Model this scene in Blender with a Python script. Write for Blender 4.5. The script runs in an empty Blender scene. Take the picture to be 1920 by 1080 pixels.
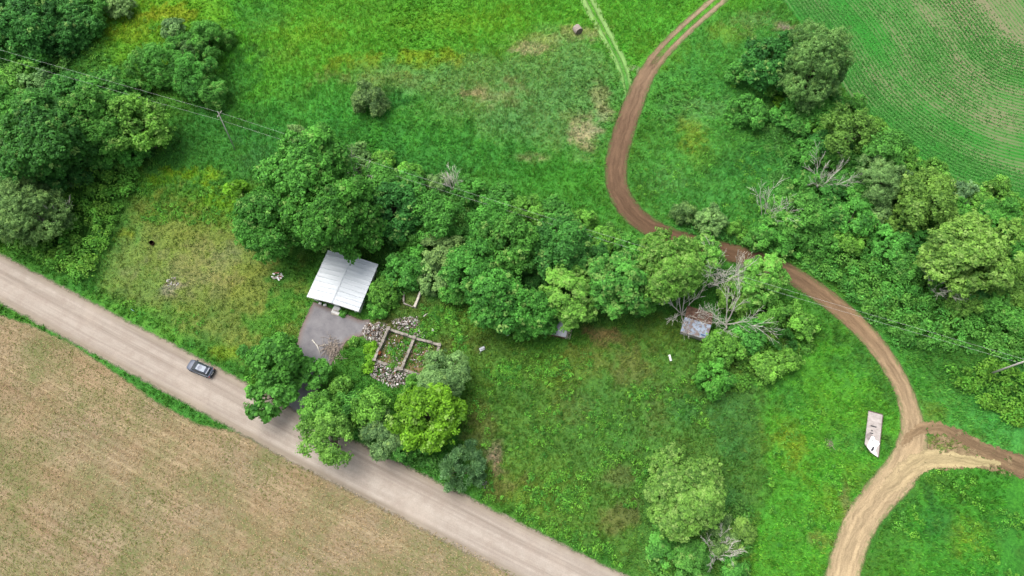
import bpy, bmesh, math, random
import numpy as np
from mathutils import Vector, Matrix

# ------------------------------------------------------------------ camera, sky, sun, exposure
SC = bpy.context.scene
FPX, CAM_H, PITCH = 1297.0, 110.0, math.radians(66)
cd = bpy.data.cameras.new("Camera"); cam = bpy.data.objects.new("Camera", cd)
SC.collection.objects.link(cam)
cd.sensor_width = 36.0; cd.lens = 36.0 * FPX / 1920.0
cd.clip_start = 1.0; cd.clip_end = 6000.0
cam.location = (0, 0, CAM_H); cam.rotation_euler = (math.radians(90) - PITCH, 0, 0)
SC.camera = cam

SUN_EL, SUN_AZ = 66.0, 300.0           # degrees; azimuth clockwise from +Y (300 = from the left, a little behind)
w = bpy.data.worlds.new("World"); SC.world = w; w.use_nodes = True
nt = w.node_tree; bg = nt.nodes["Background"]
sky = nt.nodes.new("ShaderNodeTexSky"); sky.sky_type = 'NISHITA'; sky.sun_disc = False
sky.sun_elevation = math.radians(SUN_EL); sky.sun_rotation = math.radians(SUN_AZ)
sky.air_density = 1.0; sky.dust_density = 6.0; sky.ozone_density = 0.6
hs = nt.nodes.new('ShaderNodeHueSaturation'); hs.inputs['Saturation'].default_value = 0.45   # high thin cloud: a whiter sky
nt.links.new(sky.outputs[0], hs.inputs['Color']); nt.links.new(hs.outputs[0], bg.inputs[0]); bg.inputs[1].default_value = 0.15
sl = bpy.data.lights.new("Sun", 'SUN'); sun = bpy.data.objects.new("Sun", sl); SC.collection.objects.link(sun)
sl.energy = 0.95; sl.angle = math.radians(45); sl.color = (1.0, 0.95, 0.88)
_a, _e = math.radians(SUN_AZ), math.radians(SUN_EL)
sdir = Vector((math.sin(_a) * math.cos(_e), math.cos(_a) * math.cos(_e), math.sin(_e)))
sun.rotation_euler = sdir.to_track_quat('Z', 'Y').to_euler()
SC.view_settings.view_transform = 'Standard'; SC.view_settings.look = 'None'
SC.view_settings.gamma = 1.0; SC.view_settings.exposure = 0.95
SC.cycles.max_bounces = 6; SC.cycles.transparent_max_bounces = 12

# ------------------------------------------------------------------ measuring: photo pixel -> ground metres
_s, _c = math.sin(PITCH), math.cos(PITCH)
def P(u, v, h=0.0):
    x = (u - 960) / FPX; y = -(v - 540) / FPX
    t = (CAM_H - h) / (_s - y * _c)
    return np.array((t * x, t * (_c + y * _s)))
def scale_at(v, h=0.0):                 # pixels per metre across
    return FPX * (_s + (v - 540) / FPX * _c) / (CAM_H - h)
def PP(pts): return np.array([P(*p) for p in pts])

# ------------------------------------------------------------------ numpy helpers
def _hash(ix, iy, seed):
    n = (ix * 374761393 + iy * 668265263 + seed * 974634777) & 0xffffffff
    n = ((n ^ (n >> 13)) * 1274126177) & 0xffffffff
    return ((n ^ (n >> 16)) & 0xffff) / 65535.0
def vnoise(x, y, scale, seed=0):
    x = np.asarray(x) / scale; y = np.asarray(y) / scale
    ix = np.floor(x).astype(np.int64); iy = np.floor(y).astype(np.int64)
    fx = x - ix; fy = y - iy
    fx = fx * fx * (3 - 2 * fx); fy = fy * fy * (3 - 2 * fy)
    a = _hash(ix, iy, seed); b = _hash(ix + 1, iy, seed); c = _hash(ix, iy + 1, seed); d = _hash(ix + 1, iy + 1, seed)
    return (a * (1 - fx) + b * fx) * (1 - fy) + (c * (1 - fx) + d * fx) * fy
def fbm(x, y, scale, seed=0, octs=4):
    v = 0; amp = 1.0; tot = 0
    for k in range(octs):
        v = v + amp * vnoise(x, y, scale / 2 ** k, seed + 17 * k); tot += amp; amp *= 0.55
    return v / tot
def lin(c):
    c = np.asarray(c, float) / 255.0
    return np.where(c <= 0.04045, c / 12.92, ((c + 0.055) / 1.055) ** 2.4)
def smooth(a, b, x):
    t = np.clip((x - a) / (b - a), 0, 1); return t * t * (3 - 2 * t)
def poly_sd(x, y, poly):                # signed distance, positive inside
    x = np.asarray(x, float); y = np.asarray(y, float)
    d = np.full(x.shape, 1e9); ins = np.zeros(x.shape, bool); n = len(poly)
    for i in range(n):
        ax, ay = poly[i]; bx, by = poly[(i + 1) % n]
        ex, ey = bx - ax, by - ay
        t = np.clip(((x - ax) * ex + (y - ay) * ey) / (ex * ex + ey * ey + 1e-12), 0, 1)
        d = np.minimum(d, np.hypot(x - ax - t * ex, y - ay - t * ey))
        cond = ((ay > y) != (by > y))
        with np.errstate(divide='ignore', invalid='ignore'):
            xi = ax + (y - ay) * ex / (ey if abs(ey) > 1e-12 else 1e-12)
        ins ^= cond & (x < xi)
    return np.where(ins, d, -d)
def line_dist(x, y, pts):
    x = np.asarray(x, float); y = np.asarray(y, float); d = np.full(x.shape, 1e9)
    for (ax, ay), (bx, by) in zip(pts[:-1], pts[1:]):
        ex, ey = bx - ax, by - ay
        t = np.clip(((x - ax) * ex + (y - ay) * ey) / (ex * ex + ey * ey + 1e-12), 0, 1)
        d = np.minimum(d, np.hypot(x - ax - t * ex, y - ay - t * ey))
    return d
def spline(pts, step=0.5):              # Catmull-Rom resample; columns beyond 2 ride along
    p = np.asarray(pts, float); p = np.vstack([2 * p[0] - p[1], p, 2 * p[-1] - p[-2]]); out = []
    for i in range(1, len(p) - 2):
        n = max(2, int(np.hypot(*(p[i + 1, :2] - p[i, :2])) / step))
        t = np.linspace(0, 1, n, endpoint=False)[:, None]
        a, b, c, d = p[i - 1], p[i], p[i + 1], p[i + 2]
        out.append(0.5 * (2 * b + (c - a) * t + (2 * a - 5 * b + 4 * c - d) * t * t + (3 * b - a - 3 * c + d) * t ** 3))
    out.append(p[-2][None]); return np.vstack(out)

# ------------------------------------------------------------------ mesh helpers
COL = SC.collection
def mesh_np(name, verts, faces, attrs=None, mats=(), smooth_shade=False):
    verts = np.asarray(verts, np.float32); faces = np.asarray(faces, np.int32)
    me = bpy.data.meshes.new(name); k = faces.shape[1]
    me.vertices.add(len(verts)); me.vertices.foreach_set('co', verts.ravel())
    me.loops.add(faces.size); me.loops.foreach_set('vertex_index', faces.ravel())
    me.polygons.add(len(faces)); me.polygons.foreach_set('loop_start', np.arange(0, faces.size, k, dtype=np.int32))
    for an, (ty, data) in (attrs or {}).items():
        a = me.attributes.new(an, ty, 'POINT'); data = np.asarray(data, np.float32)
        if ty == 'FLOAT_COLOR':
            d4 = np.ones((len(data), 4), np.float32); d4[:, :3] = data; a.data.foreach_set('color', d4.ravel())
        elif ty == 'FLOAT_VECTOR': a.data.foreach_set('vector', data.ravel())
        else: a.data.foreach_set('value', data.ravel())
    for m in mats: me.materials.append(m)
    me.update(calc_edges=True)
    if smooth_shade: me.polygons.foreach_set('use_smooth', np.ones(len(faces), bool))
    return me
def link(name, me, parent=None, mat=None):
    o = bpy.data.objects.new(name, me); COL.objects.link(o)
    if mat is not None and me is not None and not me.materials: me.materials.append(mat)
    if parent is not None: o.parent = parent
    return o
def tag(o, label=None, cat=None, group=None, kind=None):
    if label: o['label'] = label
    if cat: o['category'] = cat
    if group: o['group'] = group
    if kind: o['kind'] = kind
    return o
def thing(name, label, cat, loc=(0, 0, 0), rz=0.0, group=None):
    o = bpy.data.objects.new(name, None); COL.objects.link(o); o.empty_display_size = 0.3
    o.location = (loc[0], loc[1], loc[2] if len(loc) > 2 else 0.0); o.rotation_euler = (0, 0, rz)
    return tag(o, label, cat, group)

class MB:                               # collects simple solids into ONE mesh
    def __init__(s): s.v = []; s.f = []
    def add(s, vs, fs):
        b = len(s.v); s.v += [tuple(map(float, p)) for p in vs]; s.f += [tuple(b + i for i in q) for q in fs]
    def box(s, x0, x1, y0, y1, z0, z1, M=None):
        vs = [Vector((x, y, z)) for z in (z0, z1) for x, y in ((x0, y0), (x1, y0), (x1, y1), (x0, y1))]
        if M is not None: vs = [M @ p for p in vs]
        s.add(vs, [(3, 2, 1, 0), (4, 5, 6, 7), (0, 1, 5, 4), (1, 2, 6, 5), (2, 3, 7, 6), (3, 0, 4, 7)])
    def prism(s, pts, n):               # polygon pts extruded by vector n
        k = len(pts); a = [Vector(p) for p in pts]; b = [p + Vector(n) for p in a]
        s.add(a + b, [tuple(range(k))[::-1], tuple(range(k, 2 * k))] + [(i, (i + 1) % k, k + (i + 1) % k, k + i) for i in range(k)])
    def tube(s, pts, rads, n=6, cap=True):
        pts = [Vector(p) for p in pts]; b = len(s.v); m = len(pts)
        for i, p in enumerate(pts):
            d = (pts[min(i + 1, m - 1)] - pts[max(i - 1, 0)]).normalized()
            a = d.orthogonal().normalized() if abs(d.z) > 0.98 else Vector((0, 0, 1)).cross(d).normalized()
            c = d.cross(a)
            for j in range(n):
                q = p + (a * math.cos(2 * math.pi * j / n) + c * math.sin(2 * math.pi * j / n)) * rads[i]
                s.v.append(tuple(q))
        for i in range(m - 1):
            for j in range(n):
                s.f.append((b + i * n + j, b + i * n + (j + 1) % n, b + (i + 1) * n + (j + 1) % n, b + (i + 1) * n + j))
        if cap:
            s.f.append(tuple(b + j for j in range(n))[::-1]); s.f.append(tuple(b + (m - 1) * n + j for j in range(n)))
    def mesh(s, name, mat=None, sm=False, bevel=0.0):
        me = bpy.data.meshes.new(name); me.from_pydata(s.v, [], s.f)
        bm = bmesh.new(); bm.from_mesh(me)
        bmesh.ops.recalc_face_normals(bm, faces=bm.faces)
        if bevel > 0:
            bmesh.ops.bevel(bm, geom=[e for e in bm.edges], offset=bevel, segments=1, affect='EDGES')
        bm.to_mesh(me); bm.free()
        if mat: me.materials.append(mat)
        if sm: me.polygons.foreach_set('use_smooth', np.ones(len(me.polygons), bool))
        return me
    def build(s, name, mat, parent=None, sm=False, bevel=0.0):
        return link(name, s.mesh(name, mat, sm, bevel), parent)

# ------------------------------------------------------------------ materials
def newmat(name):
    m = bpy.data.materials.new(name); m.use_nodes = True; nt = m.node_tree
    for n in list(nt.nodes): nt.nodes.remove(n)
    return m, nt
class N:                                # tiny node writer
    def __init__(s, nt): s.t = nt
    def n(s, ty, **kw):
        nd = s.t.nodes.new(ty)
        for k, v in kw.items():
            if k.startswith('i_'): nd.inputs[k[2:].replace('_', ' ')].default_value = v
            else: setattr(nd, k, v)
        return nd
    def l(s, a, b): s.t.links.new(a, b); return b
    def math(s, op, a, b=None, clamp=False):
        nd = s.n('ShaderNodeMath', operation=op, use_clamp=clamp)
        for i, q in enumerate((a, b)):
            if q is None: continue
            if isinstance(q, (int, float)): nd.inputs[i].default_value = q
            else: s.l(q, nd.inputs[i])
        return nd.outputs[0]
    def mix(s, fac, a, b, blend='MIX'):
        nd = s.n('ShaderNodeMix', data_type='RGBA', blend_type=blend)
        for i, q in ((0, fac), (6, a), (7, b)):
            if isinstance(q, (int, float)): nd.inputs[i].default_value = q
            elif isinstance(q, (tuple, list)): nd.inputs[i].default_value = (*q[:3], 1)
            else: s.l(q, nd.inputs[i])
        return nd.outputs[2]
    def noise(s, vec, scale, detail=3.0, rough=0.6):
        nd = s.n('ShaderNodeTexNoise'); nd.inputs['Scale'].default_value = scale
        nd.inputs['Detail'].default_value = detail; nd.inputs['Roughness'].default_value = rough
        if vec is not None: s.l(vec, nd.inputs['Vector'])
        return nd.outputs['Fac']
    def ramp(s, fac, a, b):             # map range a..b -> 0..1
        nd = s.n('ShaderNodeMapRange', clamp=True); nd.inputs[1].default_value = a; nd.inputs[2].default_value = b
        s.l(fac, nd.inputs[0]); return nd.outputs[0]
    def attr(s, name): return s.n('ShaderNodeAttribute', attribute_name=name)
    def pos(s): return s.n('ShaderNodeNewGeometry').outputs['Position']
    def mapping(s, vec, scale=(1, 1, 1), rot=(0, 0, 0)):
        nd = s.n('ShaderNodeMapping'); nd.inputs['Scale'].default_value = scale; nd.inputs['Rotation'].default_value = rot
        s.l(vec, nd.inputs[0]); return nd.outputs[0]
    def bump(s, h, strength=0.5, dist=0.1):
        nd = s.n('ShaderNodeBump'); nd.inputs['Strength'].default_value = strength; nd.inputs['Distance'].default_value = dist
        s.l(h, nd.inputs['Height']); return nd.outputs[0]
    def bsdf(s, col, rough=0.9, spec=0.2, metal=0.0, normal=None):
        nd = s.n('ShaderNodeBsdfPrincipled')
        for k, q in (('Base Color', col), ('Roughness', rough), ('Specular IOR Level', spec), ('Metallic', metal)):
            if isinstance(q, (int, float)): nd.inputs[k].default_value = q
            elif isinstance(q, (tuple, list)): nd.inputs[k].default_value = (*q[:3], 1)
            else: s.l(q, nd.inputs[k])
        if normal is not None: s.l(normal, nd.inputs['Normal'])
        return nd.outputs[0]
    def out(s, sh): nd = s.n('ShaderNodeOutputMaterial'); s.l(sh, nd.inputs[0])
    def cut(s, shader, fac):            # ragged border: fac 0 -> the sheet ends there
        tr = s.n('ShaderNodeBsdfTransparent'); mx = s.n('ShaderNodeMixShader')
        s.l(fac, mx.inputs[0]); s.l(tr.outputs[0], mx.inputs[1]); s.l(shader, mx.inputs[2]); return mx.outputs[0]

def simple(name, col, rough=0.7, spec=0.3, metal=0.0, var=0.25, nscale=3.0, bump=0.0, col2=None):
    m, t = newmat(name); k = N(t)
    tc = k.n('ShaderNodeTexCoord').outputs['Object']
    nz = k.noise(tc, nscale, 5.0, 0.65); f = k.ramp(nz, 0.3, 0.7)
    a = tuple(c * (1 - var) for c in col); b = col2 if col2 else tuple(min(1, c * (1 + var)) for c in col)
    nb = k.bump(k.noise(tc, nscale * 4, 4.0), bump, 0.05) if bump else None
    k.out(k.bsdf(k.mix(f, a, b), rough, spec, metal, nb)); return m

def leaf_out(k, c, trans=0.36):
    b = k.bsdf(c, 0.5, 0.12)
    tl = k.n('ShaderNodeBsdfTranslucent'); k.l(k.mix(0.35, c, (0.16, 0.42, 0.03)), tl.inputs[0])
    mx = k.n('ShaderNodeMixShader'); mx.inputs[0].default_value = trans
    k.l(b, mx.inputs[1]); k.l(tl.outputs[0], mx.inputs[2]); k.out(mx.outputs[0])
def foliage_mat(name, from_object):
    m, t = newmat(name); k = N(t)
    base = k.n('ShaderNodeObjectInfo').outputs['Color'] if from_object else k.attr('Col').outputs['Color']
    tint = k.attr('tint').outputs['Fac']; pale = k.attr('pale').outputs['Fac']
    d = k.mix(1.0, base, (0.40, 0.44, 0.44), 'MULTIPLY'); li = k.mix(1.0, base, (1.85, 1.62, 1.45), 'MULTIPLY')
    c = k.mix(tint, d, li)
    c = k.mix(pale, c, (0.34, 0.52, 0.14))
    leaf_out(k, c); return m
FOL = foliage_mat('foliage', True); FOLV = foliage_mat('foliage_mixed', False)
BARK = simple('bark', (0.11, 0.09, 0.07), 0.9, 0.1, var=0.35, nscale=4)
DEADW = simple('dead_wood', (0.46, 0.44, 0.39), 0.85, 0.2, var=0.3, nscale=3)

# ------------------------------------------------------------------ layout measured from the photograph
K_ALB = 1.74                            # how bright a sunlit surface renders relative to its own colour
def A(r, g, b): return lin((r, g, b)) / K_ALB

ROAD_C = [(-260, 395), (-130, 452), (0, 521), (170, 612), (370, 718), (560, 822), (760, 924), (960, 1026), (1080, 1086), (1260, 1178), (1500, 1300)]
road_pts = np.array([[*P(u, v)] for u, v in ROAD_C]); ROAD_HW = 3.55
TRACK = [(1400, -45, 1.5), (1345, 2, 1.6), (1290, 50, 1.7), (1243, 97, 1.75), (1209, 145, 1.9), (1184, 205, 2.15), (1165, 262, 2.2), (1155, 310, 2.2), (1158, 352, 2.2),
         (1179, 392, 2.2), (1216, 424, 2.15), (1266, 447, 2.0), (1330, 464, 2.0), (1400, 482, 2.0), (1468, 507, 2.0), (1530, 545, 2.0), (1585, 588, 1.95), (1632, 634, 1.85),
         (1670, 686, 1.7), (1697, 740, 1.7), (1711, 795, 2.0), (1708, 845, 2.6), (1682, 893, 2.7), (1645, 935, 2.6), (1614, 980, 2.5), (1593, 1030, 2.45), (1578, 1085, 2.5), (1560, 1150, 2.6)]
FORK_N = [(1690, 838, 0.2), (1712, 812, 0.6), (1740, 803, 1.0), (1775, 806, 0.9), (1812, 826, 1.0), (1850, 846, 1.2), (1900, 868, 1.7), (1950, 884, 1.9), (2040, 905, 2.0)]
FORK_S = [(1640, 942, 0.3), (1676, 905, 1.2), (1712, 874, 1.5), (1750, 860, 1.5), (1796, 863, 1.1), (1836, 866, 0.7), (1876, 868, 0.15)]
MUD = [(1712, 815), (1745, 800), (1800, 806), (1850, 832), (1925, 862), (2000, 880), (2000, 910), (1915, 897), (1850, 880), (1780, 880), (1735, 880), (1690, 905), (1690, 850)]
GRASSY = [(1086, -40, 1.6), (1105, 5, 1.6), (1127, 48, 1.5), (1152, 95, 1.35), (1170, 135, 1.1), (1182, 196, 0.7), (1186, 222, 0.5)]
GRASSY2 = [(1172, 128, 0.6), (1190, 128, 0.8), (1206, 140, 0.9)]
def strip_world(pts): return np.array([[*P(u, v), hw] for u, v, hw in pts])
track_w = strip_world(TRACK); forkn_w = strip_world(FORK_N); forks_w = strip_world(FORK_S); grassy_w = strip_world(GRASSY); grassy2_w = strip_world(GRASSY2)
STUB = [(-300, 452), (-40, 578), (60, 612), (130, 643), (228, 708), (294, 755), (376, 799), (440, 809), (560, 868), (640, 910), (760, 968), (860, 1014), (985, 1084), (1180, 1190), (1180, 1330), (-700, 1330)]
stub_w = PP(STUB)
CROPB = [(1440, -60), (1462, -12), (1492, 32), (1530, 78), (1562, 128), (1592, 178), (1640, 232), (1700, 280), (1760, 318), (1830, 350), (1925, 378), (2080, 408)]
crop_line = spline(PP(CROPB), 1.0); crop_w = np.vstack([crop_line[::3], PP([(2500, 408), (2500, -160), (1440, -160)])])
DRIVE = [(587, 566), (640, 585), (676, 600), (694, 599), (690, 618), (683, 629), (664, 633), (650, 640), (641, 652), (628, 668), (618, 690), (606, 716), (590, 742), (556, 800), (520, 785), (540, 726), (548, 690), (554, 655), (563, 618)]
drive_w = PP(DRIVE)

# ground colour: zones of different cover, plus painted shade beside meadow bushes, in world metres
def E(u, v, ru, rv, rgb, st=1.0): return ('e', P(u, v), ru / scale_at(v), rv / scale_at(v) / 0.93, A(*rgb), st)
def Z(pts, rgb, st=1.0, soft=3.0): return ('z', PP(pts), soft, 0, A(*rgb), st)
ZONES = [
 Z([(380,-80),(1480,-80),(1440,60),(1180,140),(1150,300),(1000,330),(700,270),(420,190),(400,80)], (66,152,38), 1, 4),
 E(800,115,80,28,(118,162,30),.8), E(560,60,120,40,(88,160,36),.7), E(900,40,150,35,(84,160,34),.7), E(660,120,60,25,(112,156,40),.6), E(1050,20,60,40,(70,160,40),.6),
 Z([(460,190),(700,130),(1000,130),(1160,160),(1140,420),(900,360),(700,290),(520,250),(430,200)], (52,142,48), .9, 4),
 Z([(690,140),(840,120),(960,85),(1090,60),(1150,120),(1140,280),(1040,300),(900,240),(800,200)], (92,146,74), .75, 4),
 E(700,150,110,22,(110,150,78),.6), E(1085,62,38,20,(160,176,110),.7), E(1000,92,30,12,(176,176,130),.7), E(1030,75,60,18,(138,160,100),.5),
 E(1100,248,26,30,(176,170,122),.85), E(1128,180,20,26,(160,166,110),.6), E(1130,215,18,16,(166,166,120),.5), E(1000,296,26,8,(176,176,130),.7), E(930,180,50,30,(130,146,88),.6), E(900,175,25,12,(160,150,104),.6), E(1075,215,40,15,(116,146,76),.5), E(850,115,20,8,(130,150,50),.3),
 E(1230,200,30,70,(52,140,44),.7), E(740,250,130,30,(44,128,46),.6), E(860,300,150,28,(46,134,48),.6), E(1060,330,80,40,(44,140,40),.6), E(735,190,36,28,(30,108,40),.7),  # last ellipse: cast shadow of the lone meadow bush, painted into the grass
 Z([(1230,70),(1450,0),(1520,90),(1440,250),(1560,300),(1560,380),(1400,420),(1260,420),(1190,340),(1200,220)], (56,142,54), .9, 4),
 E(1310,210,60,40,(86,160,84),.55), E(1360,120,70,40,(66,152,52),.6), E(1300,250,30,40,(110,156,44),.5), E(1360,60,40,25,(100,160,50),.5), E(1400,40,50,20,(104,150,80),.5), E(1470,52,14,9,(176,160,140),.6), E(1310,290,40,30,(98,156,48),.45), E(1250,330,30,40,(80,158,74),.5), E(1400,300,80,40,(44,126,50),.7), E(1240,90,60,50,(80,156,42),.6),
 Z([(90,60),(250,-60),(420,-60),(420,60),(330,130),(180,130),(110,120)], (86,158,34), .9, 3), E(330,22,50,25,(150,170,34),.6), E(240,60,50,25,(120,166,34),.6), E(130,130,60,25,(98,160,38),.6), E(480,40,60,40,(64,148,52),.6), E(520,100,60,30,(86,156,46),.6),
 E(455,130,45,60,(46,124,44),.7),  # painted shade on the grass right of the meadow clump
 Z([(270,230),(360,195),(560,260),(560,340),(440,350),(300,330)], (46,126,46), .9, 2.5), E(360,330,70,22,(104,172,32),.85), E(420,375,70,30,(96,166,34),.8), E(300,330,40,20,(92,164,34),.6), E(480,300,60,40,(58,132,64),.5),
 Z([(250,380),(380,390),(470,420),(540,480),(580,560),(540,640),(470,680),(330,620),(190,540),(200,480)], (112,136,58), .95, 3),
 E(300,405,60,18,(82,146,48),.7), E(400,415,70,22,(96,150,50),.7), E(245,435,30,16,(150,162,32),.6), E(350,500,90,60,(132,140,84),.6), E(420,500,50,60,(140,148,86),.5), E(320,535,30,16,(160,150,116),.6), E(440,590,60,50,(96,132,58),.5), E(300,590,90,22,(78,142,46),.6), E(520,600,50,60,(66,148,44),.8), E(540,500,40,60,(60,140,46),.8), E(340,430,60,16,(120,140,60),.5), E(240,510,25,16,(136,136,76),.5),
 Z([(150,545),(260,590),(470,700),(480,740),(380,690),(150,560)], (72,146,42), .7, 1.0), E(430,660,30,14,(130,164,30),.5),
 Z([(560,420),(700,330),(980,400),(1240,480),(1300,560),(1260,600),(1000,640),(760,560),(620,520)], (50,116,42), .9, 4),
 Z([(640,640),(690,640),(690,720),(640,740),(600,770),(600,720)], (52,116,36), .9, 1.0),
 Z([(700,560),(860,550),(960,640),(1060,640),(1280,600),(1400,640),(1480,720),(1440,1080),(1200,1080),(930,930),(860,860),(880,700),(760,600)], (76,130,48), .95, 3),
 E(800,590,90,30,(92,128,54),.6), E(770,560,30,20,(104,118,62),.5), E(850,600,60,30,(70,140,44),.5), E(690,620,40,20,(140,110,84),.4),
 E(1135,627,34,18,(134,120,76),.8), E(1110,680,50,30,(116,132,60),.6), E(1190,690,40,50,(118,124,66),.6), E(930,865,18,30,(150,132,108),.9), E(950,905,40,22,(116,124,70),.6), E(905,790,30,40,(110,112,62),.6), E(1060,700,70,25,(84,140,46),.5), E(1150,890,40,20,(106,118,66),.5), E(1160,970,40,25,(116,116,66),.6), E(1080,770,60,30,(100,124,60),.4), E(960,760,60,40,(60,128,50),.5), E(1010,840,80,50,(64,126,48),.4), E(1240,740,60,50,(84,128,52),.5), E(1240,620,60,30,(84,120,46),.5), E(1230,790,40,40,(100,126,60),.4),
 E(890,640,40,20,(74,112,46),.5), E(840,650,40,16,(104,112,56),.5),
 Z([(1280,760),(1420,720),(1440,760),(1420,860),(1400,950),(1340,960),(1360,860)], (58,122,52), .8, 2),
 Z([(1440,660),(1560,610),(1640,690),(1690,790),(1680,880),(1560,1000),(1540,1090),(1400,1090),(1440,900)], (62,150,40), .95, 2.5), E(1480,830,35,60,(110,156,40),.55), E(1590,700,50,40,(54,140,50),.6), E(1590,830,60,30,(56,140,56),.5), E(1550,940,50,50,(104,164,44),.5), E(1600,880,40,30,(96,158,44),.4), E(1540,1010,30,25,(120,136,70),.5), E(1480,750,40,50,(48,136,52),.5), E(1590,960,10,60,(130,124,84),.5),
 Z([(1640,1090),(1690,960),(1760,900),(1840,885),(1960,900),(1960,1120),(1630,1120)], (50,140,40), .95, 1.5), E(1820,1010,60,40,(112,162,40),.55), E(1760,980,40,50,(36,116,50),.6), E(1870,1000,50,40,(44,128,48),.5), E(1880,920,50,25,(40,132,40),.5), E(1710,1040,50,30,(66,156,50),.5),
 Z([(1720,740),(1800,700),(1940,790),(1940,870),(1840,830),(1760,790)], (58,150,58), .95, 2), E(1740,770,30,20,(96,156,60),.5), E(1800,830,70,12,(104,146,66),.6), E(1770,835,50,18,(120,140,80),.7),
 E(1680,330,30,90,(44,130,44),.5), E(1720,290,40,20,(60,160,56),.7),
 Z([(1540,560),(1640,640),(1720,760),(1760,720),(1680,620),(1600,540)], (50,136,46), .8, 1.5),
 Z([(1500,440),(1930,420),(1930,760),(1800,740),(1600,560)], (48,116,42), .85, 3),
 Z([(-40,300),(270,300),(170,530),(-40,440)], (56,124,42), .85, 3), Z([(-60,-60),(120,-60),(200,120),(300,240),(270,310),(-60,330)], (48,116,42), .85, 3),
 Z([(1150,-60),(1360,-60),(1210,120),(1170,90)], (66,156,40), .8, 2),
]
def ground_color(x, y):
    n1 = fbm(x, y, 9, 3) - 0.5; n2 = fbm(x, y, 2.8, 9) - 0.5; n3 = fbm(x, y, 1.1, 57, 2) - 0.5
    c = np.empty((len(x), 3)); c[:] = A(58, 132, 44)
    for kind, a, b, d, rgb, st in ZONES:
        if kind == 'e':
            q = np.hypot((x - a[0]) / b, (y - a[1]) / d) + 1.1 * n1 + 1.8 * n2 + 1.3 * n3
            m = smooth(1.25, 0.35, q) * st
        else:
            m = smooth(-b, b, poly_sd(x, y, a) + 10 * n1 + 7 * n2 + 4 * n3) * st
        c += (rgb - c) * m[:, None]
    f = fbm(x, y, 14, 31) - 0.5
    c *= (1 + 0.22 * n1 + 0.42 * n2 + 0.5 * n3)[:, None]
    c[:, 0] *= 1 + 0.7 * f; c[:, 2] *= 1 - 0.4 * f
    lum = (c @ np.array([.25, .68, .07]))[:, None]; c = c * .91 + lum * .09 * np.array([1.40, 1.05, .30])
    return np.clip(c, 0.008, 0.6)

# ------------------------------------------------------------------ the ground sheet
fx = np.concatenate([-np.geomspace(2200, 135, 16)[:-1], np.arange(-135, 135.01, 0.42), np.geomspace(135, 2200, 16)[1:]])
fy = np.concatenate([-np.geomspace(2200, 14, 18)[:-1], np.arange(-14, 146.01, 0.42), np.geomspace(146, 2600, 16)[1:]])
gx, gy = np.meshgrid(fx, fy); gx = gx.ravel(); gy = gy.ravel()
nx, ny = len(fx), len(fy)
ii = (np.arange(ny - 1)[:, None] * nx + np.arange(nx - 1)[None, :]).ravel()
gf = np.stack([ii, ii + 1, ii + 1 + nx, ii + nx], 1)
gcol = ground_color(gx, gy) * np.array([1.2, 1.12, 1.35])
_far = (np.abs(gx) > 136) | (gy < -15) | (gy > 147); gcol[_far] = np.array(A(84, 140, 56)) * 1.1
def ground_mat():
    m, t = newmat('meadow_ground'); k = N(t)
    c = k.attr('Col').outputs['Color']; p = k.pos()
    n1 = k.noise(p, 2.2, 4.0, 0.7); n2 = k.noise(k.mapping(p, (1, 1, 1)), 0.55, 3.0, 0.6)
    f1 = k.ramp(n1, 0.28, 0.72); f2 = k.ramp(n2, 0.3, 0.7)
    d = k.mix(1.0, c, (0.50, 0.58, 0.62), 'MULTIPLY'); li = k.mix(1.0, c, (1.45, 1.38, 1.35), 'MULTIPLY')
    cc = k.mix(f1, d, li)
    cc = k.mix(k.math('MULTIPLY', f2, 0.35), cc, k.mix(1.0, cc, (1.3, 1.1, 0.8), 'MULTIPLY'))
    k.out(k.bsdf(cc, 0.95, 0.08, 0, k.bump(n1, 0.9, 0.35))); return m
GM = ground_mat()
g = link('ground', mesh_np('ground', np.stack([gx, gy, np.zeros_like(gx)], 1), gf, {'Col': ('FLOAT_COLOR', gcol)}, [GM])); tag(g, kind='structure')

# ------------------------------------------------------------------ roads, tracks, fields
def strip(name, w3, z, mat, colors=None, across=14, step=0.45):
    s = spline(w3, step); p = s[:, :2]; hw = s[:, 2]
    d = np.gradient(p, axis=0); d /= np.hypot(d[:, 0], d[:, 1])[:, None]; nrm = np.stack([-d[:, 1], d[:, 0]], 1)
    al = np.concatenate([[0], np.cumsum(np.hypot(*np.diff(p, axis=0).T))])
    t = np.linspace(-1, 1, across + 1); H = hw + 0.35
    v = p[:, None, :] + nrm[:, None, :] * (H[:, None] * t[None, :])[..., None]
    n, k = len(p), across + 1
    V = np.zeros((n, k, 3)); V[..., :2] = v; V[..., 2] = z
    i = (np.arange(n - 1)[:, None] * k + np.arange(k - 1)[None, :]).ravel()
    F = np.stack([i, i + k, i + k + 1, i + 1], 1)
    ac = H[:, None] * t[None, :]; edge = hw[:, None] - np.abs(ac)
    endd = np.minimum(al, al[-1] - al)[:, None]
    edge = np.minimum(edge, endd + 0.1)
    sa = np.stack([np.broadcast_to(al[:, None], ac.shape), ac, edge], -1)
    at = {'sa': ('FLOAT_VECTOR', sa.reshape(-1, 3))}
    if colors is not None:
        xs = np.array([q[0] for q in colors]); cs = np.array([q[1] for q in colors]); fr = al / al[-1]
        cc = np.stack([np.interp(fr, xs, cs[:, j]) for j in range(3)], 1)
        at['Col'] = ('FLOAT_COLOR', np.repeat(cc[:, None, :], k, 1).reshape(-1, 3))
    o = link(name, mesh_np(name, V.reshape(-1, 3), F, at, [mat])); return tag(o, kind='structure')
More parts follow.
